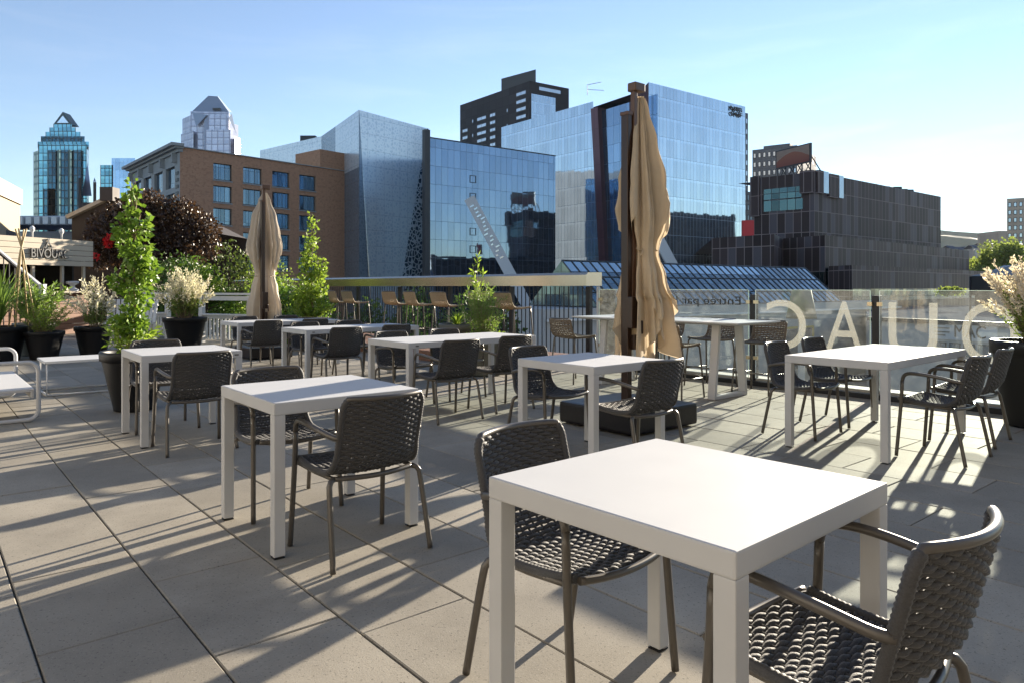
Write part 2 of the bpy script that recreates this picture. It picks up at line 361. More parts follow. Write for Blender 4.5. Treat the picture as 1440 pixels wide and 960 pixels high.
def fritmat(name,base,hole,scale,thr,size=(1.9,2.9)):
    m,nt,N,L,p=newmat(name)
    uv=N.new('ShaderNodeUVMap')
    vo=N.new('ShaderNodeTexVoronoi'); vo.feature='DISTANCE_TO_EDGE'; vo.inputs['Scale'].default_value=scale; L.new(uv.outputs[0],vo.inputs['Vector'])
    nz=N.new('ShaderNodeTexNoise'); nz.inputs['Scale'].default_value=.09; L.new(uv.outputs[0],nz.inputs['Vector'])
    th=mnode(N,L,'MULTIPLY_ADD',nz.outputs['Fac'],-thr*1.6,thr*1.8)
    h=mnode(N,L,'GREATER_THAN',vo.outputs['Distance'],th)
    sx=N.new('ShaderNodeSeparateXYZ'); L.new(uv.outputs[0],sx.inputs[0])
    ln=mnode(N,L,'MAXIMUM',mnode(N,L,'LESS_THAN',mnode(N,L,'FRACT',mnode(N,L,'DIVIDE',sx.outputs[0],size[0])),.04),mnode(N,L,'LESS_THAN',mnode(N,L,'FRACT',mnode(N,L,'DIVIDE',sx.outputs[1],size[1])),.03))
    c=mixc(N,L,h,base,hole); c=mixc(N,L,mnode(N,L,'MULTIPLY',ln,.5),c,tuple(x*.45 for x in base)); L.new(c,p.inputs['Base Color'])
    p.inputs['Roughness'].default_value=.25; p.inputs['Metallic'].default_value=.5
    return m
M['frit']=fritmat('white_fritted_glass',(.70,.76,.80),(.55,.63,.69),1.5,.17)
M['frit_side']=fritmat('shaded_fritted_glass',(.26,.32,.38),(.2,.25,.3),1.5,.17)  # darker copy of the front glass; side shade put into the colour
M['perf']=fritmat('perforated_white_screen',(.62,.68,.72),(.03,.05,.08),1.25,.105)

# ------------------------------------------------------------------ leaves
M['maple']=leafmat('fresh_green_leaves',(.055,.14,.014),(.20,.31,.045),.4,.4)
M['lime']=leafmat('lime_green_leaves',(.12,.22,.02),(.26,.36,.06),.45)
M['hedge']=leafmat('hedge_leaves',(.05,.12,.012),(.13,.23,.03),.3)
M['bush']=leafmat('olive_bush_leaves',(.05,.09,.015),(.14,.19,.045),.35)
M['purple']=leafmat('copper_purple_leaves',(.024,.014,.011),(.088,.050,.028),.3,.35)
M['street']=leafmat('street_tree_leaves',(.03,.07,.015),(.08,.15,.03),.3)
M['park']=leafmat('park_tree_leaves',(.11,.16,.03),(.24,.30,.08),.45)
M['willow']=leafmat('green_willow_leaves',(.09,.16,.03),(.23,.29,.08),.4)
M['plume']=leafmat('cream_pink_leaf_tips',(.6,.5,.4),(.8,.72,.62),.35)
M['plume_white']=leafmat('cream_white_plumes',(.55,.5,.38),(.75,.71,.58),.35)
M['fern']=leafmat('feathery_green',(.09,.17,.03),(.2,.3,.07),.4)

def rv(): 
    while True:
        v=Vector((random.uniform(-1,1),random.uniform(-1,1),random.uniform(-1,1)))
        if .05<v.length<1: return v.normalized()
def crown_leaves(mb, blobs, n, L, w, droop=0):
    tot=sum(b[1][0]*b[1][1]*b[1][2] for b in blobs)
    for c,r in blobs:
        k=int(n*r[0]*r[1]*r[2]/tot)
        for _ in range(k):
            d=rv(); q=random.random()**.45
            p=Vector(c)+Vector((d.x*r[0],d.y*r[1],d.z*r[2]))*q
            dd=(d*.6+rv()*.9+Vector((0,0,-droop)))
            s=random.uniform(.6,1.25)
            mb.leaf(p,dd,rv(),L*s,w*s)
def tree(name,label,cat,loc,h,blobs,nleaf,L,w,mat,tr=.06,bark='bark',group=None,th=None,droop=.3,pot=0):
    t=thing(name,label,cat,loc,0,group)
    loc=Vector(loc); tm=MB(); top=loc+Vector((0,0,h*.92))
    pts=[loc+Vector((math.sin(i*1.3)*tr*.5,math.cos(i*1.7)*tr*.4,h*.92*i/7)) for i in range(8)]
    tm.tube(pts,[tr*(1-.8*i/7) for i in range(8)],8)
    for c,r in blobs:
        c=Vector(c)+loc; k=max(0,min(6,int((c.z-loc.z-max(r)*.6)/(h*.92)*7)))
        a=pts[k]; md=(a+c)/2+Vector((0,0,.06*h*random.uniform(-.3,.6)))
        tm.tube([a,md,c],[tr*.45,tr*.3,tr*.1],5)
        for q in range(3):
            e=c+Vector((rv().x*r[0],rv().y*r[1],rv().z*r[2]))*.7
            tm.tube([md.lerp(c,.6),(c+e)/2,e],[tr*.2,tr*.13,tr*.05],4)
    tm.build('trunk',M[bark],t)
    cm=MB(); crown_leaves(cm,[(Vector(c)+loc,r) for c,r in blobs],nleaf,L,w,droop)
    cm.build('crown',M[mat],t)
    return t
def blobs_round(rx,ry,rz,c,n,s=.45):
    out=[]
    for _ in range(n):
        d=rv(); q=random.uniform(.45,.85)
        k=random.uniform(.7,1.2)*s
        out.append(((c[0]+d.x*rx*q,c[1]+d.y*ry*q,c[2]+d.z*rz*q),(rx*k,ry*k,rz*k)))
    return out

# =================================================================== GROUND
g=MB(); g.face([(-3300,-3300,-9),(3300,-3300,-9),(3300,3300,-9),(-3300,3300,-9)])
tag(g.build('ground',M['plaza']),'grey city street level far below the terrace','ground',kind='structure')
g=MB()
for (a,b,wd) in (((-200,38),(60,-190+0),12),):
    pass
g.bar((-60,110,-8.99),(80,8,-8.99),11,.012)
tag(g.build('road',M['asphalt']),'asphalt street running below the terrace railing','road',kind='structure')

# terrace floor: real slabs with open gravel joints
U0,U1,V0,V1=-7.5,8.55,-5.0,33.0
RW=.481
fm=MB(); row0=.335-RW*40
i=0; rows=[]
uu=row0
while uu<U1:
    if uu+RW>U0: rows.append(uu)
    uu+=RW
known={0:[6.34,5.48,3.83,3.01],1:[5.93,5.07,3.44,2.61]}
for ri,u in enumerate(rows):
    rr=round((u-.335)/RW)
    cuts=[V0]; vv=V0+random.choice([.2,.41,.62,.8]) - .1
    seq=[]
    ph=(rr%2)*.41
    vv=V0+ph
    while vv<V1:
        seq.append(vv); vv+= .825 if random.random()<.55 else 1.65
    if rr in known:
        k=known[rr]; seq=[x for x in seq if x<k[-1]-.7 or x>k[0]+.7]+k
    seq=sorted(seq)
    ed=[V0]+[x for x in seq if V0+.15<x<V1-.15]+[V1]
    ju=.0036; 
    for a,b in zip(ed,ed[1:]):
        a2,b2=a+.0034,b-.0034; ua,ub=max(U0,u+ju),min(U1,u+RW-ju)
        dz=random.uniform(-.0012,.0012); c=.004
        P=[G(ua,a2,dz-c),G(ub,a2,dz-c),G(ub,b2,dz-c),G(ua,b2,dz-c)]
        tlt=random.uniform(-.0015,.0015)
        Q=[G(ua+c,a2+c,dz+tlt),G(ub-c,a2+c,dz),G(ub-c,b2-c,dz-tlt),G(ua+c,b2-c,dz)]
        D=[p+Vector((0,0,-.03)) for p in P]
        b0=len(fm.v); fm.v += [tuple(p) for p in D+P+Q]
        for lv in (0,4):
            for k in range(4):
                l=(k+1)%4; fm.f.append((b0+lv+k,b0+lv+l,b0+lv+4+l,b0+lv+4+k)); fm.uv.append([(0,0)]*4); fm.m.append(0); fm.sm.append(False)
        fm.f.append((b0+8,b0+9,b0+10,b0+11)); fm.uv.append([(0,0)]*4); fm.m.append(0); fm.sm.append(False)
q=[G(U0,V0,-.010),G(U1,V0,-.010),G(U1,V1,-.010),G(U0,V1,-.010)]
fm.face(q,None,1)
tag(fm.build('terrace_floor',[M['slab'],M['joint']]),'large concrete paving slabs of the rooftop terrace','floor',kind='structure')
# roof structure under the terrace
rb=MB(); rb.prism([G(U0-1,V0-1),G(8.95,V0-1),G(8.95,V1+12),G(U0-1,V1+12)],-9,-.05)
tag(rb.build('terrace_building_wall',M['stone']),'stone building carrying the rooftop terrace','building',kind='structure')
# parapet ledge and kerb by the railing
pm=MB(); pm.box(G(8.80,8,.02),(.26,38,.14),0,(G(1,0),G(0,1),Vector((0,0,1))))
tag(pm.build('parapet_ledge',M['concrete'],bevel=.006),'pale concrete ledge outside the glass railing','ledge',kind='structure')
pm=MB(); pm.box(G(8.605,1.3,.022),(.085,13.4,.075),0,(G(1,0),G(0,1),Vector((0,0,1))))
tag(pm.build('railing_kerb',M['blackmetal']),'low black kerb along the foot of the glass railing','kerb',kind='structure')

AX=(G(1,0),G(0,1),Vector((0,0,1)))
def rot(rz): return (Vector((math.cos(rz),math.sin(rz),0)),Vector((-math.sin(rz),math.cos(rz),0)),Vector((0,0,1)))

# =================================================================== TABLES
def make_table(w,d,label,loc,ang,group):
    t=thing('dining_table',label,'table',loc,ang,group)
    H=.75; e=.062; lg=.055
    m=MB(); m.box((w/2,d/2,H-e/2),(w,d,e)); m.build('tabletop',M['white'],t,bevel=.007,local=True)
    for x in (0,1):
        for y in (0,1):
            l=MB(); cx=lg/2+.001 if x==0 else w-lg/2-.001; cy=lg/2+.001 if y==0 else d-lg/2-.001
            l.box((cx,cy,(H-e)/2+.006),(lg,lg,H-e-.010)); 
            lo=l.build('leg',M['white'],t,bevel=.004,local=True)
            fm_=MB(); fm_.box((cx,cy,.003),(lg*.92,lg*.92,.006)); fm_.build('foot_pad',M['blackmetal'],lo,local=True)
    return t
S=.803; E=1.718
TB={}
def tb(k,x,y,a,w,d,label,plate=None):
    t=make_table(w,d,label,(x,y,0),R(a),'white outdoor dining tables'); TB[k]=(Vector((x,y,0)),R(a),w,d)
    if plate is not None:
        m=MB(); m.box((plate,-.0012,.715),(.035,.003,.012)); m.build('maker_plate',M['signgrey'],t,local=True)
tb('T1',.466,1.489,41.8,S,S,'square white table in the foreground, the biggest and nearest one')
tb('T2',-1.133,3.408,39.2,S,S,'square white table with a blue shadow band over half its top')
tb('T3',-2.986,5.762,38.9,S,S,'small square white table in front of the big black pot with columnar tree',S-.05)
tb('T4',.567,4.965,40.7,S,S,'square white table just in front of the black umbrella base')
tb('T5',2.758,5.248,41.2,E,S,'long white table with four armchairs beside the lettered glass railing')
tb('T8',-1.021,7.069,41.0,E,S,'long white table in the middle, first in front of the bowl planters',.1)
tb('T7',-2.65,9.22,40.5,E,S,'long white table between two other long tables, its end half hidden',.1)
tb('T6',-4.24,11.07,40.5,E,S,'farthest long white table, right before the small closed parasol')

# =================================================================== CHAIRS
def bez(pts,n):
    """Catmull-Rom resample by arclength"""
    P=[Vector(p) for p in pts]; dense=[]
    for i in range(len(P)-1):
        a=P[max(i-1,0)];b=P[i];c=P[i+1];d=P[min(i+2,len(P)-1)]
        for k in range(24):
            t=k/24; dense.append(.5*((2*b)+(c-a)*t+(2*a-5*b+4*c-d)*t*t+(3*b-a-3*c+d)*t**3))
    dense.append(P[-1]); L=[0]
    for i in range(1,len(dense)): L.append(L[-1]+(dense[i]-dense[i-1]).length)
    out=[];j=0
    for k in range(n):
        s=L[-1]*k/(n-1)
        while j<len(L)-2 and L[j+1]<s: j+=1
        f=0 if L[j+1]==L[j] else (s-L[j])/(L[j+1]-L[j]); out.append(dense[j].lerp(dense[j+1],min(1,f)))
    return out
def shell(prof,hw_top,hw_seat,bow,sag,front,zseat):
    """returns S(a,s) and normal; s in 0..1 from back top to seat front"""
    C=bez(prof,161)
    def S(a,s):
        i=min(159,max(0,int(s*160))); f=s*160-i; p=C[i].lerp(C[i+1],f)
        back=max(0,min(1,(p.z-zseat-.01)/.10)); fr=max(0,min(1,(s-.78)/.22))
        hw=hw_seat+(hw_top-hw_seat)*back
        k=1-a*a
        rc=1.0
        if s<.07: rc=1-.10*(1-s/.07)**2     # rounded upper corners
        return Vector((a*hw*rc,p.y-bow*k*back+front*k*fr*fr,p.z-sag*k*(1-back)-.0*k))
    def Nn(a,s):
        e=.004
        du=S(min(1,a+.02),s)-S(max(-1,a-.02),s); dv=S(a,min(1,s+e))-S(a,max(0,s-e))
        n=du.cross(dv); return n.normalized() if n.length>1e-9 else Vector((0,0,1))
    L=sum((C[i+1]-C[i]).length for i in range(160))
    return S,Nn,L
def weave(S,Nn,L,s0,s1,nw,pitch,amp,rw,rp,side,sub=3,nt=5):
    m=MB(); nj=max(3,int((s1-s0)*L/pitch)); 
    jr=random.Random(nj)
    for j in range(nj):
        s=s0+(s1-s0)*(j+.5+jr.uniform(-.13,.13))/nj; pts=[]; am=amp*jr.uniform(.75,1.2); sl_=jr.uniform(-.0016,.0016)
        nn=(nw-1)*sub
        for k in range(nn+1):
            a=-1+2*k/nn; o=am*math.cos(math.pi*k/sub+math.pi*j)+jr.uniform(-.0007,.0007)
            if k==0 or k==nn: o=0
            pts.append(S(a,min(1,max(0,s+sl_*a/L+jr.uniform(-.0006,.0006)/L)))+Nn(a,s)*o)
        m.tube(pts,rw,nt,cap=False)
    for k in range(1,nw-1):
        a=-1+2*k/(nw-1); pts=[]
        for j in range(nj+1):
            s=s0+(s1-s0)*j/nj
            pts.append(S(a,min(1,max(0,s)))+Nn(a,s)*(-amp*.45*math.cos(math.pi*k+math.pi*(j-.5))))
        m.tube(pts,rp,4,cap=False)
    for sg in (-1,1):       # rope wound round the side rails
        pts=[];rr=[]; n2=nj*2
        for j in range(n2+1):
            s=s0+(s1-s0)*j/n2; pts.append(S(sg,s)); rr.append(side*(1.06 if j%2 else .90))
        m.tube(pts,rr,8)
    return m
def frame_curve(pts,n=20): return bez(pts,n)

def make_chair():
    t=thing('rope_armchair','x','chair')
    prof=[(0,-.268,.785),(0,-.242,.68),(0,-.212,.565),(0,-.19,.485),(0,-.15,.44),(0,-.08,.425),(0,0,.424),(0,.11,.432),(0,.205,.446)]
    S_,N_,L=shell(prof,.212,.228,.05,.016,.035,.42)
    sb=.50
    back=weave(S_,N_,L,.004,sb,15,.0132,.0048,.0080,.0058,.0155)
    back.build('backrest',M['rope'],t,local=True)
    seat=weave(S_,N_,L,sb,.985,15,.0142,.0052,.0078,.0055,.0155)
    seat.build('seat',M['rope'],t,local=True)
    m=MB(); m.tube([S_(-1,.05),S_(-1,.02)]+[S_(a,.0)+Vector((0,-.002,.004)) for a in [k/12-1 for k in range(25)]]+[S_(1,.02),S_(1,.05)],.0125,10)
    m.build('back_frame',M['tube'],t,local=True)
    m=MB(); m.tube([S_(k/12-1,1.0)+Vector((0,.004,-.004)) for k in range(25)],.0125,10)
    m.build('front_rail',M['tube'],t,local=True)
    m=MB(); m.tube(frame_curve([(-.212,-.165,.405),(-.11,-.19,.402),(0,-.2,.40),(.11,-.19,.402),(.212,-.165,.405)]),.0125,10)
    m.build('rear_rail',M['tube'],t,local=True)
    for sg in (-1,1):
        m=MB(); m.tube([(sg*.238,.165,.425),(sg*.222,0,.408),(sg*.212,-.165,.405)],.011,8); m.build('side_rail',M['tube'],t,local=True)
        l=MB(); l.tube(frame_curve([(sg*.262,.215,.004),(sg*.252,.185,.40),(sg*.25,.176,.585)],14),.0135,10); l.build('leg',M['tube'],t,local=True)
        l=MB(); l.tube(frame_curve([(sg*.212,-.165,.405),(sg*.236,-.18,.394),(sg*.247,-.194,.345),(sg*.262,-.262,.004)],18),.0135,10); l.build('leg',M['tube'],t,local=True)
        a=MB(); a.tube(frame_curve([(sg*.25,.176,.585),(sg*.251,.162,.625),(sg*.254,.122,.644),(sg*.262,.03,.645),(sg*.257,-.10,.630),(sg*.236,-.19,.61),(sg*.213,-.226,.602)],26),.0135,10); a.build('armrest',M['tube'],t,local=True)
    return t
def make_stool(zs,zb,mat,name,ft):
    t=thing(name,'x','bar stool')
    prof=[(0,-.27,zb),(0,-.245,zb-.10),(0,-.215,zs+.06),(0,-.17,zs+.012),(0,-.09,zs),(0,.06,zs+.004),(0,.19,zs+.016)]
    S_,N_,L=shell(prof,.215,.22,.05,.015,.02,zs)
    sb=.45
    weave(S_,N_,L,.02,sb,11,.021,.006,.0098,.007,.016,2,4).build('backrest',mat,t,local=True)
    weave(S_,N_,L,sb,.985,11,.021,.006,.0098,.007,.016,2,4).build('seat',mat,t,local=True)
    m=MB(); m.tube([S_(k/8-1,0) for k in range(17)],.011,8); m.build('back_frame',M['tube'],t,local=True)
    m=MB(); m.tube([S_(k/8-1,1.0) for k in range(17)],.011,8); m.build('front_rail',M['tube'],t,local=True)
    for sg in (-1,1):
        for fr in (-1,1):
            l=MB(); l.tube(frame_curve([(sg*.2,fr*.165,zs-.005),(sg*.215,fr*.185,zs-.04),(sg*.245,fr*.235,.004)],12),.011,8); l.build('leg',M['tube'],t,local=True)
    f=MB(); k=ft/zs
    a=.245-.03*k; b=.235-.05*k
    f.tube([(-a,-b,ft),(-a,b,ft)],.009,6); f.tube([(a,-b,ft),(a,b,ft)],.009,6); f.tube([(-a,b,ft+.02),(a,b,ft+.02)],.009,6)
    f.build('footrest',M['tube'],t,local=True)
    return t
CHAIR=make_chair(); used=[False]
def chair(T,side,off,gap,label,jr=0,group='dark rope armchairs at the white tables'):
    """side 'far' faces -v, 'near' faces +v; gap = how far the back top stands beyond the table edge"""
    B,a,w,d=TB[T]; ux,uy=math.cos(a),math.sin(a)
    if side=='near': v=-gap+.268; rz=a
    else: v=d+gap-.268; rz=a+math.pi
    p=B+Vector((ux*off-uy*v,uy*off+ux*v,0)); rz+=R(jr)
    if not used[0]:
        used[0]=True; CHAIR.location=p; CHAIR.rotation_euler=(0,0,rz); CHAIR['label']=label; CHAIR['group']=group; return CHAIR
    return dup(CHAIR,p,rz,label,group)
chair('T1','near',.40,.30,'dark rope armchair in the bottom right corner, cut by the frame',-3)
chair('T1','far',.42,.31,'dark rope armchair slid under the far left side of the nearest table',2)
chair('T2','near',.40,.34,'dark rope armchair with its back to us at the half shaded square table',1)
chair('T2','far',.37,.27,'dark rope armchair behind the half shaded square table',0)
chair('T3','near',.35,.46,'rope armchair with sunlit brownish back at the table by the big pot',0)
chair('T3','far',.35,.30,'rope armchair between the big pot and its small square table',0)
chair('T4','near',.42,.29,'dark rope armchair in front of the black umbrella base',-2)
chair('T4','far',.42,.34,'dark rope armchair left of the umbrella base, behind the square table',2)
chair('T5','far',.64,.42,'dark rope armchair left of the railing table, next to the bar table leg',2)
chair('T5','far',1.42,.46,'dark rope armchair left of the railing table, closer to the glass',-1)
chair('T5','near',.60,.42,'dark rope armchair right of the railing table, farther from the pot',-2)
chair('T5','near',1.42,.36,'dark rope armchair right of the railing table, against the black pot',3)
chair('T8','near',.30,.48,'dark rope armchair near the corner of the middle long table, back to us',-2)
chair('T8','near',1.08,.38,'dark rope armchair at the middle long table, in front of its far leg',0)
chair('T8','far',.46,.28,'rope armchair behind the near end of the middle long table',1)
chair('T8','far',1.2,.28,'rope armchair behind the middle long table, under the lit bar stool',0)
chair('T7','near',.32,.48,'rope armchair showing its full back at the second long table',0)
chair('T7','near',1.13,.36,'rope armchair partly hidden at the right end of the second long table',0)
chair('T7','far',.5,.36,'rope armchair behind the left corner of the second long table',0)
chair('T7','far',1.2,.36,'rope armchair peeping over the middle of the second long table',0)
chair('T6','near',.30,.46,'rope armchair with its back to us at the farthest long table',0)
chair('T6','near',1.09,.40,'rope armchair at the farthest long table, above the second table edge',0)
chair('T6','far',.52,.34,'rope armchair at the foot of the small closed parasol, left of it',0)
chair('T6','far',1.25,.34,'rope armchair right of the small parasol, beside the hedge',0)

# =================================================================== BAR TABLE + STOOLS
t=thing('bar_table','long white bar table behind the big closed parasol','table',G(6.99,4.45,0),UA)
m=MB(); TW,TL=.9,2.6
b=[(0,0),(TW,0),(TW,TL),(0,TL)]; ins=.10
for z0,z1,i0,i1 in ((.862,.886,ins,0),(.886,.9,0,0)):
    lo=[(x+(i0 if x==0 else -i0),y+(i0 if y==0 else -i0),z0) for x,y in b]; hi=[(x+(i1 if x==0 else -i1),y+(i1 if y==0 else -i1),z1) for x,y in b]
    for k in range(4):
        l=(k+1)%4; m.face([lo[k],lo[l],hi[l],hi[k]])
m.face([(x,y,.9) for x,y in b]); m.face([(x+(ins if x==0 else -ins),y+(ins if y==0 else -ins),.862) for x,y in reversed(b)])
m.build('tabletop',M['white'],t,local=True,merge=True)
for yy in (.42,TL-.42):
    l=MB()
    l.bar((.22,yy,.86),(.13,yy,.03),.10,.045,up=(1,0,0)); l.bar((TW-.22,yy,.86),(TW-.13,yy,.03),.10,.045,up=(1,0,0))
    l.box((TW/2,yy,.022),(TW-.22,.10,.04))
    l.build('leg_frame',M['white'],t,local=True,bevel=.006)
ST=make_stool(.62,.875,M['rope_brown'],'counter_stool',.24); first=[True]
gst='rope counter stools round the bar table'
def stool(P,rz,label,src,flag,group):
    if flag[0]:
        flag[0]=False; src.location=P; src.rotation_euler=(0,0,rz); src['label']=label; src['group']=group; return
    dup(src,P,rz,label,group)
fu=UA-math.pi/2     # faces +u
stool(G(7.02,7.02),fu-R(4),'brown rope stool at the left end of the bar table',ST,first,gst)
stool(G(6.93,5.25),fu+R(3),'rope stool right behind the big parasol, in front of the bar table',ST,first,gst)
stool(G(8.05,4.82),fu+math.pi+R(2),'rope stool beyond the right end of the bar table, by the glass post',ST,first,gst)
stool(G(8.08,5.55),fu+math.pi-R(3),'rope stool beyond the bar table, second from the glass post',ST,first,gst)
stool(G(8.05,6.35),fu+math.pi,'rope stool beyond the bar table, mostly hidden by the parasol fabric',ST,first,gst)

# deck, counter, picket railing
DZ=.18
m=MB(); ub,ue=7.0,8.5; k=ub
while k<ue-.05:
    m.box(G(k+.068,16.4,DZ-.0125),(.132,15.8,.025),0,AX); k+=.14
for q in range(3): m.box(G(6.985,16.4,.03+q*.056),(.022,15.8,.05),0,AX)
m.box(G(7.7,16.4,.07),(1.35,15.6,.14),1,AX); m.box(G(7.7,8.49,.08),(1.5,.02,.15),0,AX)
tag(m.build('timber_deck',[M['timber'],M['dark']],bevel=0),'low brown timber deck under the bar stools','deck',kind='structure')
CV0,CV1=8.16,25.0
t=thing('counter_railing','long steel counter on a black picket railing along the terrace edge','railing',G(8.65,CV0,0),UA)
m=MB()
pr=[(8.43,1.32),(8.43,1.50),(8.47,1.54),(8.80,1.545),(8.80,1.32)]
n=len(pr)
for i in range(n):
    a,b=pr[i],pr[(i+1)%n]; m.face([G(a[0],CV1,a[1]),G(a[0],CV0,a[1]),G(b[0],CV0,b[1]),G(b[0],CV1,b[1])])
for vv in (CV0,CV1): m.face([G(a,vv,z) for a,z in (pr if vv==CV1 else pr[::-1])])
m.build('counter_top',M['steel'],t,merge=True)
k=CV0+.12
while k<CV1:
    p=MB(); p.box(G(8.62,k,.70),(.07,.09,1.22),0,AX); p.build('post',M['blackmetal'],t)
    if k+2.0<CV1:
        p=MB(); q=k+.16
        while q<k+1.95: p.box(G(8.63,q,.71),(.014,.014,1.2),0,AX); q+=.112
        p.box(G(8.63,k+1.0,.13),(.03,1.9,.03),0,AX); p.build('baluster_panel',M['blackmetal'],t)
    k+=2.0
BS=make_stool(.77,1.03,M['rope_tan'],'bar_stool',.28); first=[True]
names_=['leftmost','second from the left','third from the left','fourth from the left','fifth from the left','sixth from the left','last one, behind leafy planter']
for nm,px,jr in zip(names_,(481,501,560,591,630,684,722),(-4,3,6,-3,5,8,0)):
    v=v_at(7.72,px-3); stool(G(7.78,v,DZ),fu+R(jr),'tan rope bar stool at the steel counter, '+nm,BS,first,'tan bar stools along the steel counter')

# =================================================================== GLASS RAILING
t=thing('glass_railing','glass railing panels with mirrored white letters on black posts','railing',G(8.65,2.09,0),UA)
posts=[.49-1.6*1,.49,2.09,3.69,5.29,6.90]
for pv in posts:
    p=MB(); p.box(G(8.70,pv,.62),(.075,.085,1.16),0,AX); p.build('post',M['blackmetal'],t,bevel=.004)
pan=posts+[8.12]
def letter(ch,wd,hgt,vc,zc,mat,parent,mirror=True,u=8.628,thick=.002,name='letter'):
    cu=bpy.data.curves.new(name,'FONT'); cu.body=ch; cu.size=1; cu.extrude=.001
    ob=bpy.data.objects.new('tmp',cu); COL.objects.link(ob); bpy.context.view_layer.update()
    me=bpy.data.meshes.new_from_object(ob.evaluated_get(bpy.context.evaluated_depsgraph_get())); bpy.data.objects.remove(ob)
    xs=[v.co.x for v in me.vertices]; ys=[v.co.y for v in me.vertices]
    x0,x1,y0,y1=min(xs),max(xs),min(ys),max(ys)
    return me,(x0,x1,y0,y1)
def text_mesh(body): return letter(body,0,0,0,0,None,None)
def place_text(name,body,mat,parent,org,xd,yd,wd,hgt,mirror=False,thick=.004,bold=0):
    """org = lower-left corner (as seen), xd = reading direction in the picture, yd up"""
    me,(x0,x1,y0,y1)=text_mesh(body)
    xd=Vector(xd).normalized(); yd=Vector(yd).normalized(); nd=xd.cross(yd)
    o=parent.location if parent.type=='EMPTY' else (parent.parent.location if parent.parent else parent.location)
    rz=parent.rotation_euler.z if parent.type=='EMPTY' else (parent.parent.rotation_euler.z if parent.parent else 0)
    Mi=Matrix.Rotation(-rz,3,'Z')
    for v in me.vertices:
        fx=(v.co.x-x0)/(x1-x0); fy=(v.co.y-y0)/(y1-y0)
        if mirror: fx=1-fx
        w=Vector(org)+xd*fx*wd+yd*fy*hgt+nd*(v.co.z/.001*thick*.5)
        v.co=Mi@(w-o)
    if mirror: me.flip_normals()
    me.name=name; me.materials.clear(); me.materials.append(mat)
    ob=bpy.data.objects.new(name,me); COL.objects.link(ob); ob.parent=parent; return ob
panels={}
for a,b in zip(pan,pan[1:]):
    g=MB(); lo,hi=a+.055,b-.055
    g.box(G(8.65,(lo+hi)/2,.675),(.014,hi-lo,1.17),0,AX); gp=g.build('glass_panel',M['glass'],t); panels[round(a,2)]=gp
    ge=MB(); ge.box(G(8.65,(lo+hi)/2,1.2625),(.013,hi-lo-.002,.004),0,AX); ge.build('top_edge',M['glassedge'],gp)
    for vv in (lo,hi):
        ge=MB(); ge.box(G(8.65,vv+(-.0025 if vv==lo else .0025),.675),(.013,.004,1.165),0,AX); ge.build('side_edge',M['glassedge'],gp)
    for vv in (lo+.012,hi-.012):
        for z in (.36,1.10):
            c=MB(); c.box(G(8.65,vv-.012 if vv<(lo+hi)/2 else vv+.012,z),(.035,.055,.045),0,AX); c.build('clamp',M['brass'],t)
p=MB(); p.box(G(8.65,8.10,.66),(.05,.035,1.3),0,AX); p.build('end_post',M['white'],t)
def vz(px): return v_at(8.63,px)
def glass_letter(ch,pxl,pxr,z0,z1,pk):
    vl,vr=vz(pxl),vz(pxr)
    ob=place_text('letter',ch,M['signwhite'],panels[pk],G(8.638,vl,z0),G(0,-1),(0,0,1),vl-vr,z1-z0,mirror=True,thick=.002)
glass_letter('C',1077,1133,.50,1.135,3.69); glass_letter('A',1160,1213,.52,1.125,3.69)
glass_letter('U',1249,1318,.50,1.125,2.09); glass_letter('O',1352,1432,.49,1.135,2.09)
vl,vr=vz(848),vz(1041)
place_text('lettering','Entrée par la rue',M['signblack'],panels[5.29],G(8.638,vz(914),1.02),G(0,-1),(0,0,1),vz(914)-vr,.15,mirror=True,thick=.002)

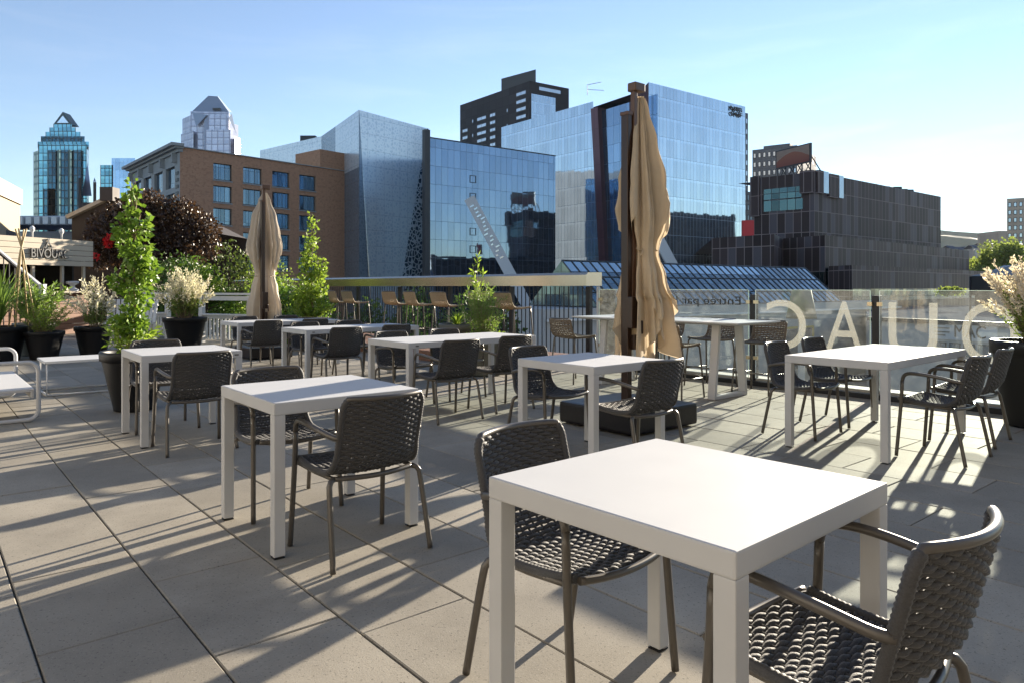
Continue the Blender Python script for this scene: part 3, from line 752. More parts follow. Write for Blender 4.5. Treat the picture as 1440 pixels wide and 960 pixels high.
# =================================================================== PARASOLS
def parasol(label,cx,cy,rz,mast,arm,axis,top,mat,seed,base,tie_z,layout):
    rnd=random.Random(seed)
    t=thing('closed_parasol',label,'parasol',(cx,cy,0),rz,'closed cantilever parasols')
    b=MB()
    hw=base/2; H=.215
    b.box((0,0,H/2+.006),(base,base,H-.012)); b.build('base_cover',M['vinyl'],t,local=True,bevel=.03)
    mx,my=mast
    p=MB(); 
    p.box((mx,my,(top-.30+.2)/2),(.062,.085,top-.30-.2),0); p.box((mx+.036,my,(top-.32+.2)/2),(.012,.045,top-.36-.2),0)
    p.build('mast',M['pole'],t,local=True,bevel=.008)
    c=MB(); c.box((mx,my,top-.29),(.075,.1,.035)); c.build('mast_cap',M['pole2'],t,local=True,bevel=.006)
    ax_,ay_=arm
    a=MB(); a.bar((ax_-.02,ay_,1.05),(ax_,ay_,top-.06),.05,.045,0,up=(0,1,0)); a.build('arm',M['pole2'],t,local=True,bevel=.005)
    hd=MB(); hd.box((ax_+.035,ay_,top-.03),(.15,.10,.085)); hd.build('arm_head',M['pole2'],t,local=True,bevel=.012)
    k=MB(); k.box((mx+.02,my-.05,1.06),(.1,.09,.30)); k.tube([(mx+.05,my-.09,.98),(mx+.05,my-.15,.98),(mx+.05,my-.15,.86)],.011,6); k.box((mx+.04,my-.06,.78),(.05,.05,.14))
    k.build('crank_box',M['pole'],t,local=True,bevel=.01)
    # canopy: one folded cloth, wrapped round its own stretcher
    X,Y=axis
    st=MB(); st.tube([(X,Y,.66),(X,Y,top-.12)],.02,8); st.build('stretcher',M['pole'],t,local=True)
    prof=layout['prof']; nA=150; nZ=70
    def rad(z):
        for (z0,r0),(z1,r1) in zip(prof,prof[1:]):
            if z<=z0 and z>=z1:
                f=(z0-z)/(z0-z1); f=f*f*(3-2*f); return r0+(r1-r0)*f
        return prof[-1][1]
    ph=[rnd.uniform(0,6.28) for _ in range(6)]
    def hem(th): 
        s=abs(math.sin(th*layout['pts']/2+ph[5])); return layout['hem']+layout['hemv']*(1-s)**.8*.9+.05*math.sin(th*3+ph[1])
    def pt(th,z,off=0):
        r=rad(z)+off
        dt=abs(z-tie_z); op=min(1,.35+dt*1.4)       # folds flatten at the tie
        dz=(top-z)
        amp=.30*op
        f=1+amp*(1.1-2.2*abs(math.sin(4*th+ph[0]+.35*math.sin(z*1.6+ph[1])))**.7)+.15*op*math.sin(13*th+ph[2]+z*1.3)+.09*op*math.sin(23*th+ph[3]+z*.8)+.09*math.sin(3*th+ph[4]+z*2.6)
        ex=layout.get('ex',1.0); ey=layout.get('ey',1.0)
        sh=layout['shift'](z)
        return Vector((X+sh+math.cos(th)*r*f*ex,Y+math.sin(th)*r*f*ey,z))
    m=MB(); b0=0
    ztop=top-.10
    def sheet(th0,th1,n,zt,hemf,off,nz):
        b0=len(m.v); full=abs(th1-th0-2*math.pi)<1e-6
        for j in range(nz+1):
            for i in range(n+ (0 if full else 1)):
                th=th0+(th1-th0)*i/n; zz=zt+(hemf(th)-zt)*j/nz
                m.v.append(tuple(pt(th,zz,off(j/nz))))
        cols=n if full else n+1
        for j in range(nz):
            for i in range(n):
                l=(i+1)%cols if full else i+1
                m.f.append((b0+j*cols+i,b0+j*cols+l,b0+(j+1)*cols+l,b0+(j+1)*cols+i)); m.uv.append([(0,0)]*4); m.m.append(0); m.sm.append(True)
    sheet(0,2*math.pi,nA,ztop,hem,lambda q:0,nZ)
    for (t0,t1,hz,hv,of) in layout['flaps']:
        sheet(t0,t1,36,ztop-.02,lambda th,t0=t0,t1=t1,hz=hz,hv=hv: hz-hv*(1-abs(2*(th-t0)/(t1-t0)-1)),lambda q,of=of:.006+of*q,40)
    m.build('canopy',mat,t,local=True)
    tz=MB(); tz.tube([pt(2*math.pi*i/60,tie_z+.01*math.sin(i),.012) for i in range(60)],.008,5,closed=True)
    tz.tube([pt(3.9,tie_z,.01),pt(3.9,tie_z-.02,.07),pt(3.8,tie_z-.06,.12)],.006,5); tz.build('tie_strap',mat,t,local=True)
    return t
lay1=dict(prof=[(3.15,.03),(3.0,.06),(2.7,.11),(2.3,.165),(2.0,.20),(1.85,.185),(1.72,.145),(1.62,.135),(1.4,.185),(1.0,.24),(.75,.275),(.5,.29)],pts=4,hem=.60,hemv=.42,
  flaps=[(-1.9,-.7,2.15,.28,.02),(-.7,.7,1.98,.36,.045),(2.5,3.7,1.98,.30,.05),(-2.4,-1.3,1.28,.30,.03),(.5,1.9,2.2,.25,.03),(-1.2,-.2,1.15,.35,.03)],shift=lambda z:.02*math.sin(z*1.4)+(.03 if z<1.2 else 0),ey=.92)
parasol('tall closed tan parasol on a square black base in the terrace middle',1.106,6.83,UA,(-.02,.0),(.055,-.03),(.185,-.01),3.24,M['canvas'],3,.93,1.66,lay1)
lay2=dict(prof=[(3.05,.04),(2.9,.09),(2.6,.19),(2.3,.235),(2.05,.275),(1.85,.25),(1.66,.20),(1.55,.19),(1.25,.24),(.9,.29),(.5,.31)],pts=4,hem=.50,hemv=.30,
  flaps=[(-1.3,-.1,1.9,.32,.05),(2.9,4.1,1.85,.32,.06),(1.2,2.4,1.9,.2,.03)],shift=lambda z:.0,ey=.85,ex=.85)
parasol('smaller looking closed tan parasol farther left, in front of the green hedge',-4.62,13.3,UA,(-.14,-.32),(-.10,-.27),(.03,-.0),3.15,M['canvas2'],11,.8,1.5,lay2)

# =================================================================== POTS + PLANTS
def pot(name,label,loc,rt,rb,h,mat='black',rim=.16,group='black plant pots on the terrace'):
    t=thing(name,label,'plant pot',loc,0,group)
    m=MB(); rr=rt*1.0; k=h*rim
    m.lathe([(rb*.9,0.002),(rb,.01),(rb,.02),(rt*.93*.99,h-k-.01),(rt*.93,h-k),(rt*.985,h-k+.008),(rt,h-.012),(rt-.008,h),(rt-.028,h),(rt-.034,h-.012),(rt-.05,h-.09)],(0,0,0),40)
    m.build('pot_shell',M[mat],t,local=True)
    s=MB(); s.lathe([(rt-.04,h-.07),(rt*.6,h-.055),(rt*.2,h-.05),(0.001,h-.052)],(0,0,0),24); s.build('soil',M['soil'],t,local=True)
    return t
def stems_plant(name,label,loc,n,h,spread,leafL,leafw,matl,tipmat=None,tip=.35,dens=26,curve=.25,cat='plant',group=None,tipscale=1.0,seedspread=.6):
    loc=Vector(loc); t=thing(name,label,cat,loc,0,group)
    sm=MB(); lm=MB(); tm=MB()
    for _ in range(n):
        a=random.uniform(0,6.283); q=random.random()**.6*spread; hh=h*random.uniform(.55,1.05)*(1-.25*(q/max(spread,.01))**2)
        p0=loc+Vector((math.cos(a)*q*.25*seedspread,math.sin(a)*q*.25*seedspread,-.03)); p2=loc+Vector((math.cos(a)*q,math.sin(a)*q,hh)); p1=p0.lerp(p2,.5)+Vector((-math.cos(a)*q*curve*.5,-math.sin(a)*q*curve*.5,hh*.08))
        pts=[p0*(1-s)**2+p1*2*s*(1-s)+p2*s*s for s in [i/7 for i in range(8)]]
        sm.tube(pts,[.004*(1-.7*i/7)*(h**.5) for i in range(8)],4,cap=False)
        for i in range(dens):
            s=random.uniform(.18,1.0); p=p0*(1-s)**2+p1*2*s*(1-s)+p2*s*s
            tg=((p1-p0)*(1-s)+(p2-p1)*s).normalized()
            d=(tg*random.uniform(.3,1.0)+rv()*.8); k=random.uniform(.6,1.2)
            if tipmat and s>1-tip*random.uniform(.6,1.3): tm.leaf(p,d,rv(),leafL*k*tipscale,leafw*k*tipscale*1.15)
            else: lm.leaf(p,d,rv(),leafL*k,leafw*k)
        if tipmat:
            for i in range(int(dens*.55)):
                s=random.uniform(1-tip,1.0); p=p0*(1-s)**2+p1*2*s*(1-s)+p2*s*s
                tm.leaf(p+rv()*leafL*.25,(p2-p1).normalized()*.8+rv()*.6,rv(),leafL*.7*tipscale,leafw*.9*tipscale)
    sm.build('stems',M['bark'],t); lm.build('foliage',M[matl],t)
    if tipmat: tm.build('leaf_tips',M[tipmat],t)
    return t
def blades(name,label,loc,n,h,spread,w,mat,cat='plant',group=None):
    loc=Vector(loc); t=thing(name,label,cat,loc,0,group); m=MB()
    for _ in range(n):
        a=random.uniform(0,6.283); q=spread*random.uniform(.3,1); hh=h*random.uniform(.5,1.1); x=Vector((-math.sin(a),math.cos(a),0))
        prev=None
        for i in range(6):
            s=i/5; p=loc+Vector((math.cos(a)*q*s**1.6,math.sin(a)*q*s**1.6,hh*(s-.35*s*s*random.uniform(.6,1.1))*1.3)); ww=w*(1-s)**.7*.5+.001
            cur=(p-x*ww,p+x*ww)
            if prev: m.face([prev[0],prev[1],cur[1],cur[0]],smooth=True)
            prev=cur
    m.build('foliage',M[mat],t); return t

# big pot with columnar tree (left)
PL=Vector((-4.02,7.62,0))
pot('plant_pot','big black round pot holding the tall columnar tree',PL,.335,.20,.63)
bl=[]
hs=[(.86,.12),(.98,.25),(1.15,.20),(1.32,.22),(1.5,.24),(1.7,.23),(1.88,.19),(2.08,.13),(2.26,.11),(2.40,.06)]
for z,r in hs:
    for k in range(3):
        a=random.uniform(0,6.28); bl.append(((math.cos(a)*r*.55,math.sin(a)*r*.55,z-.58+random.uniform(-.06,.06)),(r*.55,r*.55,.13)))
tree('columnar_tree','young columnar tree with bright green lobed leaves in the big black pot','tree',PL+Vector((0,0,.57)),1.88,bl,1450,.074,.062,'maple',.017)
stems_plant('pot_underplanting','pale green leafy shoots at the foot of the columnar tree',PL+Vector((-.02,-.02,.58)),30,.40,.33,.085,.026,'lime',dens=16)

# right pot with cream tipped willow
PR=Vector((4.92,6.72,0))
pot('plant_pot','black round pot at the right edge beside the railing table',PR,.37,.25,.80)
stems_plant('dappled_willow','bushy shrub with cream pink leaf tips at the right edge of the picture',PR+Vector((0,0,.75)),95,.88,.52,.05,.019,'willow','plume',.34,44,.3,cat='shrub',tipscale=1.0)

# pot with white plumes by the white fence
PW=Vector((-6.95,15.2,0))
pot('plant_pot','black pot by the white fence holding a plumed shrub',PW,.44,.30,.66)
stems_plant('plumed_shrub','rounded shrub with white feathery tips before the white fence',PW+Vector((0,0,.62)),110,1.06,.62,.085,.026,'willow','plume_white',.36,26,.2,cat='shrub')
# left cluster of pots
P1=Vector((-8.35,13.1,0)); P2=Vector((-8.05,13.75,0)); P3=Vector((-9.15,13.7,0)); P4=Vector((-9.15,12.75,0))
pot('plant_pot','dark grey pot with yellow green fine foliage, left of two',P1+Vector((-.15,-.1,0)),.33,.22,.50)
stems_plant('fine_leaved_shrub','low yellow green feathery shrub among the left pots',P1+Vector((-.15,-.1,.46)),90,.62,.55,.045,.014,'lime',dens=36,cat='shrub')
pot('plant_pot','black pot right of the yellow green shrub, near the coffee table',P2,.33,.22,.55)
stems_plant('cream_shrub','loose shrub with cream arching tips right of the yellow green shrub',P2+Vector((.05,0,.5)),50,.98,.55,.08,.026,'willow','plume_white',.45,24,.4,cat='shrub')
pot('plant_pot','dark pot with pale rim below the palm leaves at the left edge',P3,.36,.22,.62,'clay')
stems_plant('leafy_planting','dense mid green plants in the pot at the left edge',P3+Vector((0,0,.58)),70,.9,.55,.12,.03,'fern',dens=24,cat='plant')
pot('plant_pot','large black pot at the very left edge under bamboo canes',P4,.45,.32,.60)
blades('fan_palm','green strap leaved plant at the very left edge',P4+Vector((0,0,.55)),110,1.15,.75,.035,'fern')
b0=Vector((-8.95,13.05,.0))
t=thing('bamboo_tripod','bundle of bamboo canes tied near the top at the left edge','plant support',b0)
for dx,dy in ((-.30,.05),(.28,.05),(.08,-.3),(-.06,.3)):
    m=MB(); m.tube([b0+Vector((dx,dy,.35)),b0+Vector((dx*.08,dy*.08,1.95)),b0+Vector((-dx*.35,-dy*.35,2.36))],.014,6); m.build('cane',M['cane'],t)

# planters near the counter
PA=G(6.75,9.25); PB=G(6.55,8.45)
pot('plant_pot','grey green tall bowl planter behind the middle long table',PA,.40,.24,.72,'clay')
stems_plant('tall_leafy_plant','tall airy plant with one high leafy shoot in the grey bowl planter',PA+Vector((.18,-.05,.66)),22,.72,.42,.09,.024,'fern',dens=24)
stems_plant('high_shoot','single upright leafy shoot rising above the steel counter',PA+Vector((.22,-.05,.75)),3,1.25,.14,.11,.032,'lime',dens=34)
blades('arching_grass','arching striped grass spilling over the bowl planter rim',PA+Vector((-.1,0,.66)),60,.28,.45,.03,'lime')
pot('plant_pot','dark grey bowl planter with feathery plants right of the tall bowl',PB,.38,.26,.50,'clay')
stems_plant('feathery_herb','wispy feathery green plant in the right bowl planter',PB+Vector((0,0,.46)),60,.85,.36,.075,.012,'fern',dens=40)
stems_plant('low_yellow_foliage','low yellow green trailing leaves on the right bowl rim',PB+Vector((0,-.1,.46)),30,.2,.42,.07,.045,'lime',dens=10)
# small tree in trough by the counter
PT=G(6.3,13.9)
t=thing('planter_box','long black planter trough with low green plants beside the bar stools','planter',PT,UA)
m=MB(); m.box((0,0,.36),(.5,1.0,.62)); m.build('trough',M['black'],t,local=True,bevel=.01)
m=MB(); m.box((0,0,.672),(.46,.96,.01)); m.build('soil',M['soil'],t,local=True)
stems_plant('trough_planting','low light green leaves filling the black trough',PT+Vector((0,0,.68)),60,.32,.5,.07,.04,'lime',dens=16)
bl=[]
for z,r in [(.42,.42),(.62,.38),(.85,.33),(1.1,.28),(1.35,.2),(1.6,.17),(1.85,.12),(2.0,.08)]:
    for k in range(3):
        a=random.uniform(0,6.28); bl.append(((math.cos(a)*r*.5,math.sin(a)*r*.5,z+random.uniform(-.06,.06)),(r*.55,r*.55,.15)))
tree('columnar_tree','slim light green tree growing in the trough before the steel counter','tree',PT+Vector((0,0,.67)),2.05,bl,1700,.085,.055,'lime',.02)

# hedge and bushes behind the white fence and parasol
def bush(name,label,loc,rx,ry,rz,n,L,w,mat,cat='bush',group=None):
    bl=blobs_round(rx,ry,rz,(0,0,rz*.9),9,.5)
    return tree(name,label,cat,loc,rz*1.7,bl,n,L,w,mat,.04,'darkbark',group)
for lb,px,Y,zt,rx,mt in (('dark tiered hedge shrub right of the smaller parasol',405,16.8,1.25,.85,'hedge'),
                      ('low hedge shrub beside the black planter trough',428,16.4,.85,.7,'hedge'),
                      ('bright green tip shrub rising behind the smaller parasol',384,18.5,2.05,.6,'lime')):
    X=XY(px,Y).x; bush('hedge_shrub',lb,(X,Y,0),rx,.8,zt/1.75,3200,.085,.05,mt,'shrub','hedge shrubs behind the parasol')
bush('leafy_bush','big rounded olive green bush left of the smaller parasol',(XY(322,20).x,20,0),1.35,1.2,1.55,5200,.11,.06,'bush',group='bushes behind the white fence')
bush('leafy_bush','lower green bush directly behind the white fence',(XY(285,19).x,19.3,0),1.1,1.0,1.0,3600,.11,.06,'hedge',group='bushes behind the white fence')
bush('leafy_bush','dark green bush at the foot of the copper tree',(XY(245,20.5).x,20.5,0),1.2,1.0,1.05,3600,.11,.06,'street',group='bushes behind the white fence')
# copper tree
bl=[]
CX=XY(215,23).x
for (px,py,r) in ((165,300,.75),(200,290,.8),(240,300,.8),(275,320,.7),(285,345,.6),(250,345,.85),(205,335,.85),(160,335,.7),(185,360,.7),(230,370,.75),(270,362,.6),(150,360,.6),(215,305,.8),(140,315,.5)):
    p=W(px,py,23); bl.append(((p.x-CX,random.uniform(-.8,.8),p.z),(r*.85,r*.9,r*.75)))
tree('copper_tree','wide copper purple leaved tree behind the columnar tree','tree',(CX,23,0),3.4,bl,15000,.12,.085,'purple',.12,'darkbark')
t=thing('flower_cluster','bright red flowers left of the columnar tree','flowers',W(152,340,22.0))
m=MB()
for c in ((153,338),(151,343),(155,335)):
    p=W(c[0],c[1],21.9)
    for _ in range(40): m.leaf(p+rv()*.11,rv(),rv(),.09,.08)
m.build('petals',M['redflower'],t)
m=MB(); b=W(152,340,22.0); m.tube([b+Vector((0,.05,-2.2)),b+Vector((.05,.05,-1)),b],.012,5); m.build('stem',M['darkbark'],t)

t=thing('flower_cluster','small red flower beside the kiosk sign corner','flowers',W(134,361,22.0))
m=MB(); p=W(134,361,21.9)
for _ in range(30): m.leaf(p+rv()*.09,rv(),rv(),.09,.08)
m.build('petals',M['redflower'],t); m=MB(); m.tube([p+Vector((0,.1,-1.6)),p+Vector((.03,.1,-.8)),p],.012,5); m.build('stem',M['darkbark'],t)
# =================================================================== WHITE FENCE
def fence(name,label,P,Q,hs=1.14):
    P=Vector(P);Q=Vector(Q); d=(Q-P); L=d.length; d.normalize(); rz=math.atan2(d.y,d.x)
    t=thing(name,label,'fence',P,rz)
    m=MB(); m.box((L/2,0,hs),(L+.1,.13,.045)); m.box((L/2,.0,hs-.10),(L,.04,.10)); m.build('top_rail',M['fence'],t,local=True)
    m=MB(); m.box((L/2,-.03,.66),(L,.16,.035)); m.box((L/2,0,.60),(L,.04,.07)); m.build('ledge',M['fence'],t,local=True)
    n=max(1,round(L/1.0))
    for i in range(n+1):
        m=MB(); m.box((L*i/n,.0,hs/2-.015),(.11,.10,hs-.04)); m.build('post',M['fence'],t,local=True)
    m=MB(); k=.12
    while k<L-.06: m.box((k,.03,.34),(.06,.02,.52)); k+=.115
    m.build('picket_panel',M['fence'],t,local=True)
    return t
fence('white_fence','white painted fence between the plumed pot and the smaller parasol',XY(284,16.9),XY(352,16.3))
fence('white_fence','white painted fence end behind the columnar tree',XY(196,18.3),XY(236,17.6))
# white garden chairs near the fence
def side_chair(label,loc,rz):
    t=thing('garden_chair',label,'chair',loc,rz,'white garden chairs by the fence')
    m=MB()
    for k in range(5): m.box((-.2+.1*k,0,.44),(.085,.46,.02))
    m.build('seat',M['fence'],t,local=True)
    m=MB()
    for k in range(5): m.bar((-.2+.1*k,-.24,.46),(-.2+.1*k,-.36,1.0),.075,.018)
    m.bar((-.25,-.33,.86),(.25,-.33,.86),.05,.02); m.build('backrest',M['fence'],t,local=True)
    for sx in (-1,1):
        for sy in (-1,1):
            l=MB(); l.bar((sx*.22,sy*.2,.43),(sx*.25,sy*.26,0.0),.05,.05); l.build('leg',M['fence'],t,local=True)
    return t
side_chair('white slatted chair by the fence behind the columnar tree, left one',(XY(163,17.3).x,17.3,0),R(200))
side_chair('white slatted chair by the fence behind the columnar tree, right one',(XY(196,16.9).x,16.9,0),R(170))

# =================================================================== LOUNGE SEATS + COFFEE TABLE
t=thing('lounge_sofa','white tubular framed outdoor sofa cut by the left edge','sofa',(-4.62,6.98,0),UA)
Lx=.80
def loop(y):
    r=.09; pts=[]; x0,x1,z0,z1=-Lx,0,.02,.575
    for cx,cz,a0 in ((x1-r,z0+r,-90),(x1-r,z1-r,0),(x0+r,z1-r,90),(x0+r,z0+r,180)):
        for k in range(7):
            a=R(a0+15*k); pts.append((cx+math.cos(a)*r,y,cz+math.sin(a)*r))
    return pts
for y in (0,2.0):
    m=MB(); m.tube(loop(y),.021,10,closed=True); m.build('side_frame',M['white'],t,local=True)
m=MB(); m.box((-.38,1.0,.30),(.70,1.94,.03)); m.box((-.045,1.0,.265),(.03,1.94,.085)); m.build('seat',M['white'],t,local=True,bevel=.008)
m=MB(); m.bar((-.70,1.0,.32),(-.88,1.0,.76),1.94,.03); m.build('backrest',M['white'],t,local=True,bevel=.008)
t=thing('coffee_table','low white coffee table on a thin frame left of the big pot','coffee table',(-5.55,8.49,0),UA)
m=MB(); m.box((.55,.33,.405),(1.10,.66,.03)); m.build('tabletop',M['white'],t,local=True,bevel=.006)
for y in (.03,.63):
    m=MB(); m.tube([(.03,y,.39),(.03,y,.015),(1.07,y,.015),(1.07,y,.39)],.0125,6); m.build('leg_frame',M['white'],t,local=True)
for x in (.03,1.07):
    m=MB(); m.tube([(x,.03,.015),(x,.63,.015)],.0125,6); m.build('cross_rail',M['white'],t,local=True)

# =================================================================== KIOSK
KP,KQ=XY(0,18.0),XY(131,20.6)
KD=(KQ-KP).normalized(); KN=Vector((KD.y,-KD.x,0)); KL=(KQ-KP).length
t=thing('bar_kiosk','timber bar kiosk with a pale lettered sign board','kiosk',KP,math.atan2(KD.y,KD.x))
def kx(px): return t_on(KP,KQ,px)*KL
def kz(px,py): return zrow(py,(KP+(KQ-KP)*t_on(KP,KQ,px)).y)
X0=-2.2; zt0=kz(0,330); zb=kz(70,373.5)
m=MB(); nb=5
for i in range(nb):
    z0=zb+(zt0-zb)*i/nb; z1=zb+(zt0-zb)*(i+1)/nb-.012
    m.box(((X0+KL)/2,.03,(z0+z1)/2),(KL-X0,.06,z1-z0))
sb=m.build('sign_board',M['palewood'],t,local=True)
def kw(x,y,z): 
    v=KP+KD*x-KN*y; v.z=z; return v
place_text('lettering','BIVOUAC',M['signgrey'],sb,kw(kx(42),-.04,kz(42,362)),KD,(0,0,1),kx(95)-kx(42),.24,thick=.05)
m=MB(); cx,cz=kx(67),kz(67,343)
for dx in (-.1,.1): m.bar((cx+dx,-.03,cz-.13),(cx-dx*.3,-.03,cz+.13),.025,.03,up=(0,1,0))
m.box((cx+.02,-.03,cz-.12),(.1,.03,.02)); m.build('tent_emblem',M['signgrey'],sb,local=True)
xc=kx(56)
m=MB(); m.box(((xc+KL)/2-.05,-.1,kz(90,411)),(KL-xc,.45,.05)); m.build('counter_top',M['palewood'],t,local=True,bevel=.005)
zc=kz(90,413); n=8
m=MB()
for i in range(n): m.box(((X0+KL)/2-.05,.04,zc*(i+.5)/n),(KL-X0-.15,.06,zc/n-.012))
m.build('counter_front',M['timber'],t,local=True)
for px in (-20,50,91,121):
    m=MB(); m.box((kx(px),.10,(kz(90,412)+zb)/2+.1),(.07,.07,zb-kz(90,412)+.2)); m.build('post',M['palewood'],t,local=True)
for px in (50,91):
    m=MB(); x=kx(px); m.tube([(x,.12,zt0-.15),(x,.12,zt0+.12),(x,.12,zt0+.18),(x,.12,zt0+.25),(x,.12,zt0+.30)],[.025,.025,.06,.06,.02],8); m.build('roof_lamp',M['fence'],t,local=True)
m=MB(); m.box(((X0+KL)/2,2.4,1.3),(KL-X0,.1,2.5)); m.box(((X0+KL)/2,1.2,zt0-.2),(KL-X0-.1,2.2,.08)); m.box((KL-.05,1.5,1.2),(.06,1.6,2.35)); m.build('back_wall',M['dark'],t,local=True)
ub_=kw(kx(98),-.1,kz(98,411)+.025)
t2=thing('white_urn','white stacked urn standing on the kiosk counter','urn',ub_)
m=MB(); m.lathe([(.15,0),(.15,.05),(.07,.09),(.06,.16),(.16,.22),(.16,.27),(.1,.28),(.001,.28)],(0,0,0),16); m.build('urn_body',M['white'],t2,local=True)
# steps handrail
HY=17.0
t=thing('stair_handrail','white topped stair handrail with black balusters left of the kiosk','handrail',XY(60,HY))
a=W(-10,345,HY+.6); b=W(60,404,HY)
m=MB(); m.bar(a,b,.07,.035); m.build('rail',M['fence'],t)
m=MB(); m.bar(a+Vector((0,0,-.06)),b+Vector((0,0,-.06)),.05,.05); m.build('lower_rail',M['dark'],t)
m=MB(); m.box((W(60,400,HY).x,HY,zrow(400,HY)/2),(.12,.12,zrow(400,HY))); m.build('newel_post',M['fence'],t)
m=MB()
for i in range(9):
    p=a.lerp(b,i/9); m.box((p.x,p.y,p.z/2),(.02,.02,p.z))
m.build('balusters',M['dark'],t)

# =================================================================== NEAR BUILDINGS ON THE LEFT
t=thing('cream_building','cream stuccoed building with a sloping roof edge at the left edge','building',(XY(10,30).x,30,0))
ca,cb_=XY(-70,21.0),XY(28,29.0); zt0=5.25
dd=(cb_-ca).normalized(); nn2=Vector((dd.y,-dd.x,0))
m=MB(); m.prism([ca,cb_,cb_-nn2*6,ca-nn2*6],GZ+4,zt0-.62); m.build('wall',M['cream'],t)
m=MB(); m.prism([ca+nn2*.08-dd*.05,cb_+nn2*.08+dd*.05,cb_-nn2*6,ca-nn2*6],zt0-.62,zt0); m.build('roof',M['palewood'],t)
m=MB(); c=ca.lerp(cb_,.86)+nn2*.03; c.z=3.2; m.box(c,(2.0,.1,.5),0,(dd,nn2,Vector((0,0,1)))); m.build('window',M['pane'],t)
t=thing('gabled_shed','dark gabled building with a pale roof edge behind the kiosk','building',(XY(130,28).x,28,0))
Y=28; x0,x1=XY(101,Y).x,XY(152,Y).x; x2=XY(215,Y).x
p=[(x0,Y,0),(x2,Y,0),(x2,Y,zrow(312,Y)),(x1,Y,zrow(281,Y)),(x0,Y,zrow(307,Y))]; q=[(x,Y+10,z) for x,_,z in p]
m=MB(); m.face(p); m.face([q[0],p[0],p[4],q[4]]); m.face(q[::-1]); m.build('wall',M['darkwood'],t)
m=MB()
m.bar(Vector(p[4])+Vector((-.1,-.1,.02)),Vector(p[3])+Vector((0,-.1,.02)),.25,.14)
m.build('verge_board',M['palewood'],t)
m=MB(); m.face([p[4],p[3],q[3],q[4]]); m.face([p[3],p[2],q[2],q[3]]); m.build('roof',M['darkwood'],t)
m=MB(); m.box((x1+.12,Y-.1,(zrow(281,Y)+zrow(268,Y))/2),(.5,.5,zrow(264,Y)-zrow(283,Y))); m.build('chimney',M['darkwood'],t)

# =================================================================== CITY: helpers
def facade_windows(par,P,Q,rects,mats,fr=.08,proud=.05,name='window',mull=0):
    """rects (x0,x1,z0,z1) in metres along P->Q"""
    d,n,L=walldir(P,Q)
    for (x0,x1,z0,z1) in rects:
        m=MB(); c=Vector((P[0],P[1],0))+d*((x0+x1)/2)+n*(proud/2); c.z=(z0+z1)/2
        ax=(d,n,Vector((0,0,1)))
        m.box(c+n*0,(x1-x0,proud,z1-z0),0,ax)
        f0=Vector((P[0],P[1],0))+n*(proud+.012)
        def pt(x,z): 
            v=f0+d*x; v.z=z; return v
        k=mull+1; w=(x1-x0-fr)/k
        for i in range(k):
            a=x0+fr/2+w*i+fr*.25; b=x0+fr/2+w*(i+1)-fr*.25
            m.face([pt(a,z0+fr),pt(b,z0+fr),pt(b,z1-fr),pt(a,z1-fr)],[(a,z0),(b,z0),(b,z1),(a,z1)],1)
        m.build(name,mats,par)
def holes(mb,P,Q,z0,z1,rects,depth,m=0,mr=0):
    d,n,L=walldir(P,Q); xs=sorted({0,L,*[r[0] for r in rects],*[r[1] for r in rects]}); zs=sorted({z0,z1,*[r[2] for r in rects],*[r[3] for r in rects]})
    o=Vector((P[0],P[1],0))
    def pt(x,z,k=0): 
        v=o+d*x-n*k; v.z=z; return v
    for a,b in zip(xs,xs[1:]):
        for c,e in zip(zs,zs[1:]):
            cx,cz=(a+b)/2,(c+e)/2
            if any(r[0]<cx<r[1] and r[2]<cz<r[3] for r in rects): continue
            mb.face([pt(a,c),pt(b,c),pt(b,e),pt(a,e)],[(a,c),(b,c),(b,e),(a,e)],m)
    for (a,b,c,e) in rects:
        mb.face([pt(a,c),pt(a,e),pt(a,e,depth),pt(a,c,depth)],None,mr); mb.face([pt(b,e),pt(b,c),pt(b,c,depth),pt(b,e,depth)],None,mr)
        mb.face([pt(b,c),pt(a,c),pt(a,c,depth),pt(b,c,depth)],None,mr); mb.face([pt(a,e),pt(b,e),pt(b,e,depth),pt(a,e,depth)],None,mr)
GZ=-9.0

# ---- brick building with stone front
P0=XY(253,112); P1=Vector((-31.2,136.4,0)); S1=XY(185,134)
t=thing('brick_building','brown brick office block with square windows and a grey stone front','building',P0)
zt=zrow(207,112)
L=(P1-P0).length; cols=[(300,326),(342,368),(383,407),(421,444)]
rects=[]; zs=[(18.8,21.5),(15.15,17.85),(11.5,14.2),(7.8,10.5),(4.2,6.85),(.5,3.2)]
for a,b in cols:
    x0,x1=t_on(P0,P1,a)*L,t_on(P0,P1,b)*L
    for z0,z1 in zs: rects.append((x0,x1,z0,z1))
m=MB(); holes(m,P0,P1,GZ,zt,rects,.35)
back=P1+(S1-P0); 
m.wall(P1,back,GZ,zt); m.wall(back,S1,GZ,zt); m.face([(P0.x,P0.y,zt-.3),(P1.x,P1.y,zt-.3),(back.x,back.y,zt-.3),(S1.x,S1.y,zt-.3)])
m.build('brick_wall',M['brick'],t)
d,n,_=walldir(P0,P1); Pi=P0-n*.35
facade_windows(t,P0-n*.42,P1-n*.42,rects,[M['winframe'],M['winglass']],.14,.06,mull=2)
for r in rects[::1]:
    pass
for (x0,x1,z0,z1) in rects:
    m=MB(); c=P0+d*((x0+x1)/2)+n*.04; c.z=z0-.12; m.box(c,(x1-x0+.2,.16,.2),0,(d,n,Vector((0,0,1)))); m.build('sill',M['stone'],t)
m=MB(); c=(P0+P1)/2; c.z=zt+.06; m.box(c,(L+.1,.5,.14),0,(d,n,Vector((0,0,1)))); m.build('roof_coping',M['stone'],t)
